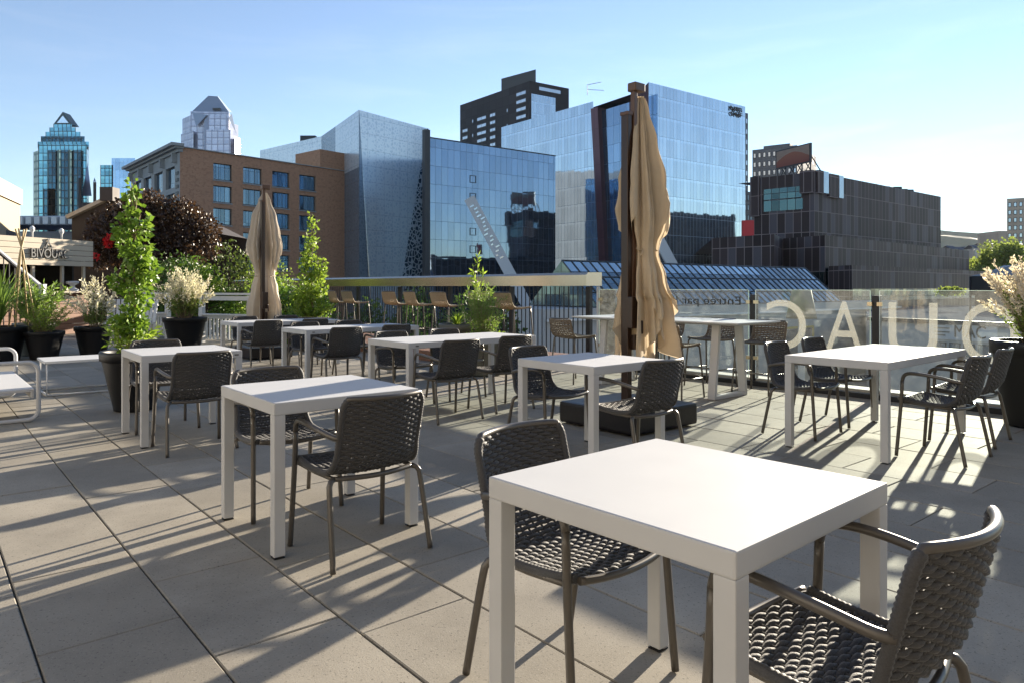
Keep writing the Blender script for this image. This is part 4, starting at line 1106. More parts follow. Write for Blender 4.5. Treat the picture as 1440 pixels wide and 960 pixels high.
# penthouse
a=P0+(P1-P0)*t_on(P0,P1,450); zp=zrow(210,131.5); nb=-n*8
m=MB(); m.prism([a+n*.02,P1+n*.02,P1+nb,a+nb],zt-.5,zp); m.build('penthouse',M['brick'],t)
# stone front
ds,nst,Ls=walldir(S1,P0)
m=MB(); rec=[]
nbay=4; bw=(Ls-2.6)/nbay
for i in range(nbay):
    for (z0,z1) in ((17.2,20.6),(12.6,16.3),(8.2,11.9),(3.8,7.5)):
        rec.append((.8+bw*i+.9,.8+bw*(i+1)-.9,z0,z1))
holes(m,S1,P0,GZ,zrow(214,112),rec,.5); m.build('stone_front',M['stone'],t)
facade_windows(t,S1-nst*.5,P0-nst*.5,rec,[M['winframe'],M['winglass']],.16,.06,mull=1)
m=MB(); zc=zrow(214,112)
for k,(pr_,h0,h1) in enumerate(((.35,0,.5),(.9,.5,.8),(1.5,.8,1.25))):
    c=(S1+P0)/2+nst*(pr_/2-.2); c.z=zc+(h0+h1)/2; m.box(c,(Ls+pr_*1.2,pr_+.4,h1-h0-.004),0,(ds,nst,Vector((0,0,1))))
for i in range(nbay+1):
    c=S1+ds*(.8+bw*i)+nst*.35; c.z=zc-.75; m.box(c,(.5,.8,1.5),0,(ds,nst,Vector((0,0,1))))
m.build('cornice',M['stone'],t)
m=MB()
for i in range(14):
    c=P0-ds*1.3+nst*.06; c.z=zc-3.2-i*1.05; m.box(c,(1.3,.12,.5),0,(ds,nst,Vector((0,0,1))))
m.build('wall_vents',M['winframe'],t)

# ---- white fritted museum building
A=XY(505,128); B=Vector((-16.75,140.5,0)); C_=XY(452,150); D_=XY(366,166)
zt=zrow(155,128)
t=thing('fritted_building','pale glass building with slanted edges and a perforated corner','building',A)
d,n,L=walldir(A,B)
def onw(px,py):
    s=t_on(A,B,px); p=A+(B-A)*s; return Vector((p.x,p.y,zrow(py,p.y)))
def ext(p,q,z):
    f=(z-p.z)/(q.z-p.z); return p+(q-p)*f
tl,tr=onw(505,155),onw(601,181); bl_,br=onw(519,386),onw(566,386); bl_=ext(tl,bl_,GZ); br=ext(tr,br,GZ)
def uvw(p): return ((Vector((p.x,p.y,0))-A).dot(d),p.z)
m=MB(); pts=[bl_,br,tr,tl]; m.face(pts,[uvw(p) for p in pts]); m.build('front_glazing',M['frit'],t)
e=n*-.02; trb=onw(603,181); bb=Vector((trb.x,trb.y,GZ))
m=MB(); pts=[br+e,bb+e,trb+e,tr+e]; m.face(pts,[uvw(p) for p in pts]); m.build('perforated_screen',M['perf'],t)
al=Vector((A.x,A.y,GZ))
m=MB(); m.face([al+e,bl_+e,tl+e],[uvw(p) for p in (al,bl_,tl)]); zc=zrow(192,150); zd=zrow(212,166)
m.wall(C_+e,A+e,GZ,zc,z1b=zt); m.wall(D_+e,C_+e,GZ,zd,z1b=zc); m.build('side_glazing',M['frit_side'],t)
m=MB(); A1=A+e
m.wall(C_+e+Vector((.15,-.15,0)),A1+Vector((.02,-.2,0)),zrow(250,140),zc,z1b=zt); m.wall(D_+e+Vector((.1,-.15,0)),C_+e+Vector((.15,-.15,0)),zrow(250,155),zd,z1b=zc); m.build('upper_cladding',M['frit'],t)
bk=B+(C_-A)+Vector((5,30,0)); 
m=MB(); m.face([(B.x,B.y,tr.z),(bk.x,bk.y,tr.z),(C_.x,C_.y,zc),(A.x,A.y,zt)]); m.wall(B,bk,GZ,tr.z); m.face([(C_.x,C_.y,zc),(bk.x,bk.y,tr.z),(D_.x+10,D_.y+20,zd),(D_.x,D_.y,zd)]); m.build('roof',M['roofgrey'],t)
m=MB(); p=W(430,194,158); m.box((p.x,p.y+3,p.z),(3.4,3,1.6)); m.build('roof_plant',M['winframe'],t)

# ---- blue glass box
A=XY(603,120); B=XY(781,137); zt=zrow(194,120); d,n,L=walldir(A,B); bk=Vector((A.x,A.y,0)).normalized()*20
t=thing('glass_box_building','plain deep blue glass box building in the centre','building',A)
m=MB(); m.wall(A,B,GZ,zt); m.wall(B,B+bk,GZ,zt); m.wall(A+bk,A,GZ,zt); m.wall(B+bk,A+bk,GZ,zt); m.build('glazing',M['box_glass'],t)
m=MB(); m.face([(p.x,p.y,zt) for p in (A,B,B+bk,A+bk)]); c=(A+B)/2+n*.03; c.z=zt+.06; m.box(c,(L+.1,.2,.16),0,(d,n,Vector((0,0,1)))); m.build('roof',M['winframe'],t)
m=MB(); c=A-d*.55+n*.1; c.z=(zt+GZ)/2+.6; m.box(c,(1.0,.9,zt-GZ+1.2),0,(d,n,Vector((0,0,1)))); m.build('corner_strip',M['winframe'],t)
m=MB()
for zz in (20.2,17.1,11,7.9,4.8):
    s=t_on(A,B,665)*L
    c=A+d*s+n*.05
    for (dx,dz,w,h) in ((-.6,0,.09,1.2),(.6,0,.09,1.2),(0,.6,1.3,.09),(0,-.6,1.3,.09)):
        q=c+d*dx; q.z=zz+dz; m.box(q,(w,.08,h),0,(d,n,Vector((0,0,1))))
m.build('vent_frames',M['winframe'],t)

# ---- dark tower behind
A=XY(647,261); C0=XY(745,230); B=XY(800,239); zt=67.6
t=thing('black_tower','black residential tower with white windows behind the glass offices','building',C0)
bk=(A-C0)
m=MB(); m.wall(A,C0,GZ,zt); m.wall(C0,B,GZ,zt); m.wall(B,B+bk,GZ,zt); m.wall(B+bk,A,GZ,zt); m.face([(p.x,p.y,zt) for p in (A,C0,B,B+bk)]); m.build('wall',M['blackpanel'],t)
L=(C0-A).length
for a,b,rows in ((650.5,658,range(1,14)),(671,684,range(0,14)),(689,697,range(0,14)),(726,740,range(0,12)),(712.5,714.5,range(0,12)),(664,666,range(0,14))):
    x0,x1=t_on(A,C0,a)*L,t_on(A,C0,b)*L
    for k in rows:
        zb_=zt-(3.9 if a>720 else 8.0)-k*2.55
        if zb_<18: continue
        if (b-a<3) and k%2: continue
        facade_windows(t,A,C0,[(x0,x1,zb_,zb_+1.45)],[M['winframe'],M['brightpane']],.25,.08,mull=1 if b-a>5 else 0)
d,n,L2=walldir(C0,B)
m=MB(); x0,x1=t_on(C0,B,747)*L2,t_on(C0,B,781)*L2
c=C0+n*.06; q=[c+d*x0,c+d*x1]; m.face([(q[0].x,q[0].y,30),(q[1].x,q[1].y,30),(q[1].x,q[1].y,zt-4),(q[0].x,q[0].y,zt-4)],[(0,0),(x1-x0,0),(x1-x0,zt-34),(0,zt-34)]); m.build('glazed_bay',M['light_glass'],t)
m=MB(); x0,x1=t_on(C0,B,758)*L2,t_on(C0,B,788)*L2; q=[C0+n*.1+d*x0,C0+n*.1+d*x1]; m.face([(q[0].x,q[0].y,zt-2.4),(q[1].x,q[1].y,zt-2.4),(q[1].x,q[1].y,zt-1.3),(q[0].x,q[0].y,zt-1.3)]); m.build('roof_slot',M['brightpane'],t)
m=MB(); a=A+(C0-A)*t_on(A,C0,705); e2=C0+(B-C0)*.15; m.prism([a,e2,e2+bk*.3+(B-C0)*.2,a+(B-C0)*.6],zt-.2,zrow(104,236)); m.build('penthouse',M['winframe'],t)

# ---- light glass office complex
A=XY(705,179); B=XY(834,154); zt=zrow(143,154)
t=thing('glass_office','large pale blue glass office block with a dark red fin','building',B)
d,n,L=walldir(A,B)
B2=A+(B-A)*t_on(A,B,851); tb_=[A,B2,B]
m=MB(); p=[Vector((A.x,A.y,GZ)),Vector((B2.x,B2.y,GZ)),Vector((B.x,B.y,zt)),Vector((A.x,A.y,zt))]
m.face(p,[((Vector((q.x,q.y,0))-A).length,q.z) for q in p])
Ab=A+Vector((20,25,0)); m.wall(Ab,A,GZ,zt); m.build('left_wing',M['light_glass'],t)
m=MB(); f0=A+(B-A)*t_on(A,B,833); f1=A+(B-A)*t_on(A,B,842.5); g0=A+(B-A)*t_on(A,B,850); g1=A+(B-A)*t_on(A,B,858.5); o=n*.5; zf=zrow(152,153)
p=[Vector((g0.x,g0.y,GZ))+o,Vector((g1.x,g1.y,GZ))+o,Vector((f1.x,f1.y,zf))+o,Vector((f0.x,f0.y,zf))+o]; q=[v-n*6 for v in p]
m.face(p,[((v-A).dot(d),v.z) for v in p]); 
for k in range(4):
    l=(k+1)%4; m.face([p[l],p[k],q[k],q[l]])
m.build('red_fin',M['terracotta'],t)
C0=XY(912,140); D0=XY(1048,159); zr=zrow(116,140)
Mi=B-n*1.0; Mj=C0-n*1.0
zm=39.0
m=MB(); m.wall(Mi-d*2,Mj+d*1.5,GZ,zm); m.build('middle_wing',M['mid_glass'],t)
d2,n2,L2=walldir(C0,D0)
m=MB(); m.wall(C0,D0,GZ,zr); D1=D0-n2*24; m.wall(D0,D1,GZ,zr); m.build('right_wing',M['light_glass'],t)
m=MB(); cb=C0-n2*1.8; o=-d*.2
m.face([(C0.x,C0.y,zr),(C0.x,C0.y,GZ),(cb.x-2.2,cb.y+1.5,GZ),(cb.x-2.2,cb.y+1.5,zr-3.2)]); m.build('purple_edge',M['terracotta'],t)
m=MB(); m.face([(A.x,A.y,zt-1.2),(B.x,B.y,zt-1.2),(B.x+24,B.y+24,zt-1.2),(Ab.x,Ab.y,zt-1.2)]); m.face([(C0.x,C0.y,zr-1.2),(D0.x,D0.y,zr-1.2),(D1.x,D1.y,zr-1.2),(C0.x-10,C0.y+16,zr-1.2)]); m.face([(Mi.x,Mi.y,zm),(Mj.x,Mj.y,zm),(Mj.x+15,Mj.y+20,zm),(Mi.x+15,Mi.y+20,zm)]); m.build('roof',M['roofgrey'],t)
m=MB(); a=C0+(D0-C0)*t_on(C0,D0,988); b=C0+(D0-C0)*t_on(C0,D0,1036); z0=zr-1.4; za,zb2=zrow(132,150)+.6,zrow(146,157)+.8
a,b=a-n2*3,b-n2*3
m.prism([a,b,b-n2*7,a-n2*7],z0,zrow(131,152)); m.build('roof_plant',M['winframe'],t)
sgn=C0+(D0-C0)*t_on(C0,D0,1026)+n2*.25; wS=L2*(t_on(C0,D0,1042)-t_on(C0,D0,1026))
for r_,tx in ((0,'ONF'),(1,'NFB')):
    o=sgn.copy(); o.z=zrow(165,157)+r_*1.15; place_text('lettering',tx,M['signblack'],t,o,d2,(0,0,1),wS,.95,thick=.2)
m=MB(); p=W(826,134,156)
for pq in (((0,0,0),(0,0,2.2)),((0,0,2.2),(3,0,2.8)),((0,0,1.2),(3.6,0,1.0))): m.tube([p+Vector(pq[0]),p+Vector(pq[1])],.07,5)
m.build('roof_mast',M['whiteframe'],t)

# ---- leaning white pylons
def pylon(label,px0,py0,px1,py1,Y,w,perf=True):
    a=W(px1,py1,Y); b=W(px0,py0,Y); dd=(b-a).normalized(); a=a+dd*((GZ-a.z)/dd.z)
    t=thing('leaning_pylon',label,'light mast',a,0,'leaning white light masts')
    m=MB(); m.bar(a,b,w,w*.55,0,up=(0,1,0)); m.build('shaft',M['white'],t)
    if perf:
        m=MB()
        L=(b-a).length; dr=(b-a)/L; x=dr.cross(Vector((0,1,0))).normalized()
        for i in range(16):
            c=a+dr*(L-1.2-i*.55); 
            m.box(c+Vector((0,-w*.275-.29*0-.02,0))+x*random.uniform(-.25,.25)*w,(w*random.uniform(.2,.45),.03,.22),0,(x,Vector((0,1,0)),dr))
        m.build('perforations',M['pane'],t)
pylon('tall leaning white mast crossing the blue glass box',660,279,716,383,100,1.55)
pylon('leaning white mast beside the big parasol, lower one',925,335,948,378,105,1.5,False)

# ---- dark bronze complex
C0=XY(1145,116); R0=XY(1323,148); L0=XY(1060,123); zt=zrow(242,116)
t=thing('dark_bronze_building','stepped dark bronze building with vertical mullions and roof billboard','building',C0)
bk=R0+(L0-C0)*1.4
m=MB(); m.wall(L0,C0,-1,zt); m.wall(C0,R0,-1,zt); m.wall(R0,bk,-1,zt); m.build('upper_block',M['dark_glass'],t)
m=MB(); m.face([(p.x,p.y,zt-.6) for p in (C0,R0,bk,L0+(bk-R0)*.2)])
m.build('upper_roof',M['roofgrey'],t)
d,n,L=walldir(L0,C0)
m=MB()
for z0,z1,a,b in ((zt-3.9,zt-2.1,.17,.80),(zt-5.9,zt-4.1,.17,.82)):
    q0,q1=L0+(C0-L0)*a+n*.08,L0+(C0-L0)*b+n*.08; m.wall(q0,q1,z0,z1)
m.build('teal_window_band',M['dark_strip'],t)
def boxon(P,Q,a,b,z0,z1,dep,mat,name,pr=.6):
    d,n,L=walldir(P,Q); m=MB(); c=P+(Q-P)*((a+b)/2)+n*(pr-dep/2); c.z=(z0+z1)/2; m.box(c,(L*(b-a),dep,z1-z0),0,(d,n,Vector((0,0,1)))); m.build(name,mat,t)
def px_(P,Q,x): return t_on(P,Q,x)
boxon(L0,C0,-.04,px_(L0,C0,1069),zt-6.6,zt+.2,2,M['dark_glass'],'roof_pod')
boxon(L0,C0,px_(L0,C0,1127),1.0,zt-3.4,zt+.25,2.2,M['dark_glass'],'roof_pod',.8)
boxon(C0,R0,px_(C0,R0,1147),px_(C0,R0,1154),zt-3.4,zt+.3,2.0,M['dark_glass'],'roof_pod',.5)
boxon(C0,R0,px_(C0,R0,1154),px_(C0,R0,1161),zt-3.3,zt+.25,2.0,M['pane'],'pod_glazing',.55)
boxon(C0,R0,px_(C0,R0,1163),px_(C0,R0,1176),zt-3.8,zt+.1,2.0,M['dark_glass'],'roof_pod',.5)
boxon(C0,R0,px_(C0,R0,1176),px_(C0,R0,1182),zt-3.7,zt+.05,2.0,M['pane'],'pod_glazing',.55)
m=MB()
for k in range(9):
    p=C0+(R0-C0)*(.42+.05*k)+Vector((2,5,0)); m.box((p.x,p.y,zt+random.uniform(-.1,.4)),(random.uniform(.8,2.0),1.5,random.uniform(.5,1.2)))
m.build('roof_plant',M['winframe'],t)
# middle tier
Q0=XY(1001,104); Q1=XY(1089,96); Q2=XY(1160,98); Q3=XY(1363,140); zq=zrow(331,98)
m=MB(); m.wall(Q0,Q1,GZ,zq); m.wall(Q1,Q1+Vector((4.5,9,0)),GZ,zq); Q1b=Q1+Vector((4.5,9,0)); m.wall(Q1b,Q2,GZ,zq); m.wall(Q2,Q3,GZ,zq); m.wall(Q3,Q3+Vector((-10,30,0)),GZ,zq)
m.build('middle_block',M['dark_glass'],t)
m=MB(); m.face([(p.x,p.y,zq-.15) for p in (Q0,Q1,Q1b,Q2,Q3,Q3+Vector((-10,30,0)),Q0+Vector((10,50,0)))]); m.build('middle_roof',M['roofgrey'],t)
m=MB(); 
for (P,Q,z0,z1) in ((Q0,Q1,zq-7,zq-5.3),(Q1b,Q2,zq-7,zq-5),(Q2,Q3,zq-6.8,zq-4.6)):
    d,n,_=walldir(P,Q); m.wall(P+n*.08,Q+n*.08,z0,z1)
m.build('strip_windows',M['dark_strip'],t)
V0_=XY(1198,90); V1_=XY(1395,128); zv=zrow(373,90)
m=MB(); m.wall(V0_,V1_,GZ,zv); m.wall(XY(1165,96),V0_,GZ,zv); m.wall(V1_,V1_+Vector((-8,20,0)),GZ,zv); m.face([(p.x,p.y,zv) for p in (V0_,V1_,V1_+Vector((-8,20,0)),XY(1165,100))]); m.build('lower_block',M['dark_glass'],t)
d,n,_=walldir(V0_,V1_); m=MB(); m.wall(V0_+n*.08,V1_+n*.08,zv-4.6,zv-3.0); m.build('lower_strip_windows',M['dark_strip'],t)
# billboard
a=W(1092,232,124); b=W(1138,230,117)
t=thing('billboard','rusty orange rooftop billboard on a steel lattice','billboard',(a+b)/2)
m,nt,N,L_,p_=newmat('billboard_print')
uv=N.new('ShaderNodeUVMap'); sx=N.new('ShaderNodeSeparateXYZ'); L_.new(uv.outputs[0],sx.inputs[0])
arc=mnode(N,L_,'MULTIPLY_ADD',mnode(N,L_,'SINE',mnode(N,L_,'MULTIPLY',sx.outputs[0],3.14)),.42,.28)
nz=N.new('ShaderNodeTexNoise'); nz.inputs['Scale'].default_value=6; L_.new(uv.outputs[0],nz.inputs['Vector'])
msk=mnode(N,L_,'LESS_THAN',sx.outputs[1],mnode(N,L_,'MULTIPLY_ADD',nz.outputs['Fac'],.12,arc))
c1=mixc(N,L_,sx.outputs[1],(.20,.055,.035),(.30,.11,.06)); c2=mixc(N,L_,nz.outputs['Fac'],(.22,.14,.10),(.34,.25,.19))
L_.new(mixc(N,L_,msk,c2,c1),p_.inputs['Base Color']); p_.inputs['Roughness'].default_value=.5
M['bill']=m
zb0,zb1=zrow(231,120),zrow(208,120); dd,nn_,LL=walldir(a,b)
m=MB(); a2,b2=Vector((a.x,a.y,0)),Vector((b.x,b.y,0)); q=nn_*.0
m.face([(a.x,a.y,zb0),(b.x,b.y,zb0),(b.x,b.y,zb1),(a.x,a.y,zb1)],[(0,0),(1,0),(1,1),(0,1)]); m.build('printed_panel',M['bill'],t)
m=MB(); c=(a2+b2)/2-nn_*.22; c.z=(zb0+zb1)/2; m.box(c,(LL+.4,.35,zb1-zb0+.4),0,(dd,nn_,Vector((0,0,1)))); m.build('panel_case',M['winframe'],t)
m=MB()
for i in range(5):
    p=a2.lerp(b2,i/4)-nn_*.3; m.tube([(p.x,p.y,zt-.6),(p.x,p.y,zb0)],.12,5); p2=p-nn_*3; m.tube([(p2.x,p2.y,zt-.6),(p.x,p.y,zb0+1)],.1,5)
    if i<4:
        p3=a2.lerp(b2,(i+1)/4)-nn_*.3; m.tube([(p.x,p.y,zt-.6),(p3.x,p3.y,zb0)],.08,5)
m.build('lattice',M['winframe'],t)

# ---- apartments
def apt(label,A,B,depth,zt,mat,cols,rows,fh,mull,matw,dropz=4,name='apartment_block'):
    t=thing(name,label,'building',A); d,n,L=walldir(A,B); m=MB(); m.prism([A,B,B-n*depth,A-n*depth],GZ,zt,0); m.build('wall',M[mat],t)
    cw=L/cols
    for r in range(rows):
        for c in range(cols): facade_windows(t,A,B,[(cw*c+cw*.22,cw*c+cw*.78,zt-dropz+1.5-r*fh-1.7,zt-dropz+1.5-r*fh)],[M['winframe'],M[matw]],.2,.1,mull=mull)
    return t,d,n,L
A=XY(1058,230); B=XY(1121,222)
t,d,n,L=apt('grey apartment block behind the billboard',A,B,25,zrow(208,226),'greypanel',9,6,2.9,0,'brightpane',2.6)
m=MB(); p=A+d*L*.15-n*5; q=A+d*L*.75-n*5; m.prism([p,q,q-n*8,p-n*8],zrow(208,226)-.1,zrow(200,226)); m.build('penthouse',M['greypanel'],t)
A=XY(1042,205); B=XY(1052,206.5)
apt('slim grey apartment tower behind the glass office corner',A,B,15,zrow(158,205),'greypanel',2,14,3.0,0,'brightpane',3)
A=XY(1046,190); B=XY(1062,190)
apt('low grey apartment block right of the glass office, above the red panel',A,B,15,zrow(270,190),'greypanel',4,4,2.7,0,'pane',2.2)
m=MB(); p=XY(1045,112); q=XY(1061,112); z0,z1=zrow(332,112),zrow(310,112); m.box(((p.x+q.x)/2,112.5,(z0+z1)/2),(q.x-p.x,.6,z1-z0)); tag(m.build('red_hoarding',M['red']),'plain red panel between the glass office and dark building','panel')
A=XY(1416,270); B=XY(1480,262)
t,d,n,L=apt('beige stepped apartment tower at the right edge',A,B,20,zrow(278,266),'beigepanel',8,8,2.9,0,'pane',3)
m=MB(); p=XY(1404,268); q=XY(1418,268); m.prism([p,q,q+Vector((0,12,0)),p+Vector((0,12,0))],GZ,zrow(325,268)); m.build('lower_wing',M['beigepanel'],t)

# ---- unseen hotel walls, left and behind, added to bounce light and block sky
t=thing('added_hotel_walls','unseen beige hotel walls added left and behind to bounce and block light','building',G(-9,-6))
A,B=G(-9,-7.9),G(-9,13); hw=11.5
m=MB(); d,n,L=walldir(A,B); rc=[]
for r in range(3):
    for c in range(5): rc.append((1.5+3.8*c,3.6+3.8*c,1.0+3.6*r,3.1+3.6*r))
holes(m,A,B,GZ,hw,rc,.25); m.wall(B,B-n*12,GZ,hw); m.wall(A-n*12,A,GZ,hw); m.face([(p.x,p.y,hw) for p in (A,B,B-n*12,A-n*12)]); m.build('wall',M['bouncebrick'],t)
facade_windows(t,A-n*.3,B-n*.3,rc,[M['winframe'],M['winglass']],.1,.06,mull=1)
A,B=G(12,-8),G(-9,-8); m=MB(); d,n,L=walldir(A,B); n=-n if (Vector((0,0,0))-A).dot(n)<0 else n  # rear wing, out of view, added to hold back sky light
rc=[(1.2+3.8*c,3.3+3.8*c,1.0+3.6*r,3.1+3.6*r) for r in range(3) for c in range(5)]
A2,B2=(A,B) if walldir(A,B)[1].dot(n)>0 else (B,A)
holes(m,A2,B2,GZ,hw,rc,.25); m.wall(B2,B2-n*12,GZ,hw); m.wall(A2-n*12,A2,GZ,hw); m.face([(p.x,p.y,hw) for p in (A2,B2,B2-n*12,A2-n*12)]); m.build('added_rear_wall',M['bouncebrick'],t)
facade_windows(t,A2-n*.3,B2-n*.3,rc,[M['winframe'],M['winglass']],.1,.06,mull=1)
# ---- far towers on the left
Y=350; t=thing('teal_tower','teal glass skyscraper with stepped crown and triangular peak','skyscraper',XY(88,Y))
def P_(px,y=Y): return XY(px,y)
Bm=MB(); Bm.prism([P_(54),P_(122),P_(125,Y+14),P_(60,Y+30)],GZ,zrow(203,Y)); Bm.build('shaft',M['teal_glass'],t)
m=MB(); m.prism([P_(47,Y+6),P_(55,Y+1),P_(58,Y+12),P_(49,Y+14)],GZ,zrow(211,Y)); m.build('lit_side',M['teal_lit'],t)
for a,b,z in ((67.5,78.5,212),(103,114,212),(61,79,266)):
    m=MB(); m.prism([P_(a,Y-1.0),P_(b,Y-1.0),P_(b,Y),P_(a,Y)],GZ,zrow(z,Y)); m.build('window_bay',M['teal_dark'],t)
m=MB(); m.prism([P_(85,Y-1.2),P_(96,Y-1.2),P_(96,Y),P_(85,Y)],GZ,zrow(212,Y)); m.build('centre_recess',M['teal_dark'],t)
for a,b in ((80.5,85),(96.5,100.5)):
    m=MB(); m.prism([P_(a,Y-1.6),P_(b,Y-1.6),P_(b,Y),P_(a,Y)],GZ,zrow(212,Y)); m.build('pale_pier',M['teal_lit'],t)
for i,(a,b,z0,z1) in enumerate(((53,125,205,199.5),(57.5,119,199.5,191.5),(64,113,191.5,185),(69.5,106.5,185,178.5),(75,101,178.5,173))):
    m=MB(); o=.3+i*.5; m.prism([P_(a,Y+o),P_(b,Y+o),P_(b-2,Y+26-o),P_(a+2,Y+26-o)],zrow(z0,Y)-.5,zrow(z1,Y)); m.build('crown_tier',M['teal_glass'] if i!=1 else M['teal_dark'],t)
m=MB(); o=Y+3; tri=[Vector((XY(p_,o).x,o,zrow(y_,Y))) for p_,y_ in ((75,173.4),(101,173.4),(88.2,155.5))]
tb2=[v+Vector((0,6,0)) for v in tri]; m.face(tri); m.face(tb2[::-1])
for k in range(3):
    l=(k+1)%3; m.face([tri[l],tri[k],tb2[k],tb2[l]])
m.build('peak',M['teal_glass'],t)
m=MB(); o=Y+2.7; m.face([Vector((XY(p_,o).x,o,zrow(y_,Y))) for p_,y_ in ((80,171.5),(96.5,171.5),(88.2,161))]); m.build('peak_window',M['brightpane'],t)

Y=420; t=thing('lilac_tower','pale lilac grey tower with a faceted slate crown','skyscraper',XY(297,Y))
z0=GZ
m=MB(); m.prism([P_(268,Y-2),P_(322,Y),P_(325,Y+14),P_(270,Y+20)],z0,zrow(158,Y)); m.build('shaft',M['lilac'],t)
m=MB(); m.prism([P_(256.5,Y+8),P_(269,Y-2),P_(271,Y+12),P_(258,Y+22)],z0,zrow(163,Y)); m.prism([P_(254.5,Y+6),P_(272,Y-5),P_(273,Y+6),P_(257,Y+16)],z0,zrow(186,Y)); m.build('left_shoulder',M['lilac'],t)
m=MB(); m.prism([P_(321,Y+1),P_(335,Y+8),P_(335,Y+20),P_(321,Y+16)],z0,zrow(172,Y)); m.prism([P_(330,Y),P_(338,Y+6),P_(338,Y+14),P_(330,Y+10)],z0,zrow(193,Y)); m.build('right_shoulder',M['lilac'],t)
m=MB(); m.prism([P_(293,Y-4),P_(320,Y-4),P_(320,Y),P_(293,Y)],z0,zrow(165,Y)); m.prism([P_(289,Y-6),P_(324,Y-6),P_(324,Y-3),P_(289,Y-3)],z0,zrow(186,Y)); m.build('front_bay',M['lilac'],t)
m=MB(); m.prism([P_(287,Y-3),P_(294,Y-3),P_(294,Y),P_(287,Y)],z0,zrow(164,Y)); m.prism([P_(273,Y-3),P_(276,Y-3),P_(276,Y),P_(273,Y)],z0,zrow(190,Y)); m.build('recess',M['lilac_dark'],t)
cb=[W(269,158,Y-2),W(322,158,Y),W(326,158,Y+14),W(270,158,Y+20)]; ct=[W(293,135,Y+4),W(306,136,Y+4),W(307,136,Y+12),W(293,135,Y+13)]
m=MB()
for k in range(4):
    l=(k+1)%4; m.face([cb[k],cb[l],ct[l],ct[k]])
m.face(ct); m.build('crown_roof',M['lilac_roof'],t)
m=MB(); m.face([W(270,158,Y-2.4),W(291,162,Y-4),W(276,178,Y-4)]); m.build('sloped_facet',M['lilac_roof'],t); m=MB(); m.face([W(321,166,Y-1),W(332,188,Y-1),W(326,160,Y+3)]); m.build('sloped_facet',M['lilac_roof'],t)
m=MB(); zc=zrow(154,Y-1); m.box((XY(305,Y-1).x,Y-1.2,zc),(4.5,1,1.2)); m.build('crown_window',M['winframe'],t)

Y=400
for lb,a,b,z,mt in (('small blue glass block left of the taller one, beside the stone front',141,159,254,'teal_glass'),('blue glass block with brown upper grid beside the stone front',157,190,243,'mid_glass')):
    t=thing('office_block',lb,'building',XY(a,Y)); m=MB(); m.prism([P_(a),P_(b),P_(b,Y+20),P_(a,Y+20)],GZ,zrow(z,Y)); m.build('glazing',M[mt],t)
    if b==190:
        m=MB(); m.prism([P_(169,Y-1),P_(188,Y-1),P_(188,Y),P_(169,Y)],GZ,zrow(247,Y)); m.build('brown_grid',M['greypanel'],t)
    Y-=6
Y=190; t=thing('church','dark stone church with a slender slate spire','church',XY(120,Y))
m=MB(); m.prism([P_(110),P_(136),P_(136,Y+16),P_(110,Y+16)],GZ,zrow(275,Y)); m.prism([P_(110,Y-2),P_(114,Y-2),P_(114,Y+2),P_(110,Y+2)],GZ,zrow(252,Y)); m.prism([P_(131,Y-2),P_(135.5,Y-2),P_(135.5,Y+2),P_(131,Y+2)],GZ,zrow(258,Y)); m.build('nave',M['darkwood'],t)
m=MB()
b4=[W(115,276,Y),W(129,276,Y),W(129,276,Y+3),W(115,276,Y+3)]; ap=W(123,230,Y+1.5)
for k in range(4): m.face([b4[k],b4[(k+1)%4],ap])
for px,zt_ in ((112,246),(133,250)):
    c4=[W(px-2,256,Y-2),W(px+2,256,Y-2),W(px+2,256,Y+2),W(px-2,256,Y+2)]; ap=W(px,zt_,Y)
    for k in range(4): m.face([c4[k],c4[(k+1)%4],ap])
m.build('spire',M['lilac_dark'],t)
Y=120; t=thing('mansard_block','low grey stone block with dormer row below the teal tower','building',XY(65,Y))
m=MB(); m.prism([P_(20),P_(108),P_(112,Y+15),P_(24,Y+15)],GZ,zrow(316,Y)); m.build('wall',M['stone'],t)
m=MB(); m.prism([P_(20,Y+1),P_(107,Y+1),P_(109,Y+12),P_(24,Y+12)],zrow(316,Y),zrow(303,Y)); m.build('roof',M['lilac_dark'],t)
for k in range(7):
    m=MB(); a=24+k*12; m.box((XY(a+3,Y).x,Y+.6,zrow(310,Y)),(.9,1.0,1.2)); m.build('dormer',M['fence'],t)
A_,B_=P_(20),P_(108)
facade_windows(t,A_,B_,[(.6+1.5*k,1.5+1.5*k,zrow(333,Y),zrow(321,Y)) for k in range(6)],[M['winframe'],M['pane']],.1,.06)

# ---- glass roofed hall below the railing
R0=Vector((4.3,62,0)); ud=Vector((.78,.62,0)).normalized(); dn=Vector((.6,-.8,0)).normalized(); TL_=40; zr,ze=3.6,-.35; dl=4.6
t=thing('glass_roof_hall','low hall with a sloping blue glass roof of diagonal bars','building',R0)
sl=math.hypot(dl,zr-ze)
m=MB(); a,b=R0,R0+ud*TL_; e0,e1=a+dn*dl,b+dn*dl
m.face([(e0.x,e0.y,ze),(e1.x,e1.y,ze),(b.x,b.y,zr),(a.x,a.y,zr)],[(0,0),(TL_,0),(TL_,sl),(0,sl)])
h0,h1=a-dn*dl,b-dn*dl
m.face([(h1.x,h1.y,ze),(h0.x,h0.y,ze),(a.x,a.y,zr),(b.x,b.y,zr)],[(0,0),(TL_,0),(TL_,sl),(0,sl)])
m.face([(h0.x,h0.y,ze),(e0.x,e0.y,ze),(a.x,a.y,zr)],[(0,0),(9,0),(4.5,sl)]); m.face([(e1.x,e1.y,ze),(h1.x,h1.y,ze),(b.x,b.y,zr)],[(0,0),(9,0),(4.5,sl)])
m.build('glass_roof',M['sky_glass'],t)
tp0,tp1=a+ud*.05+dn*.12,a+ud*29+dn*.12; q0,q1=tp0+dn*1.05,tp1+dn*1.05
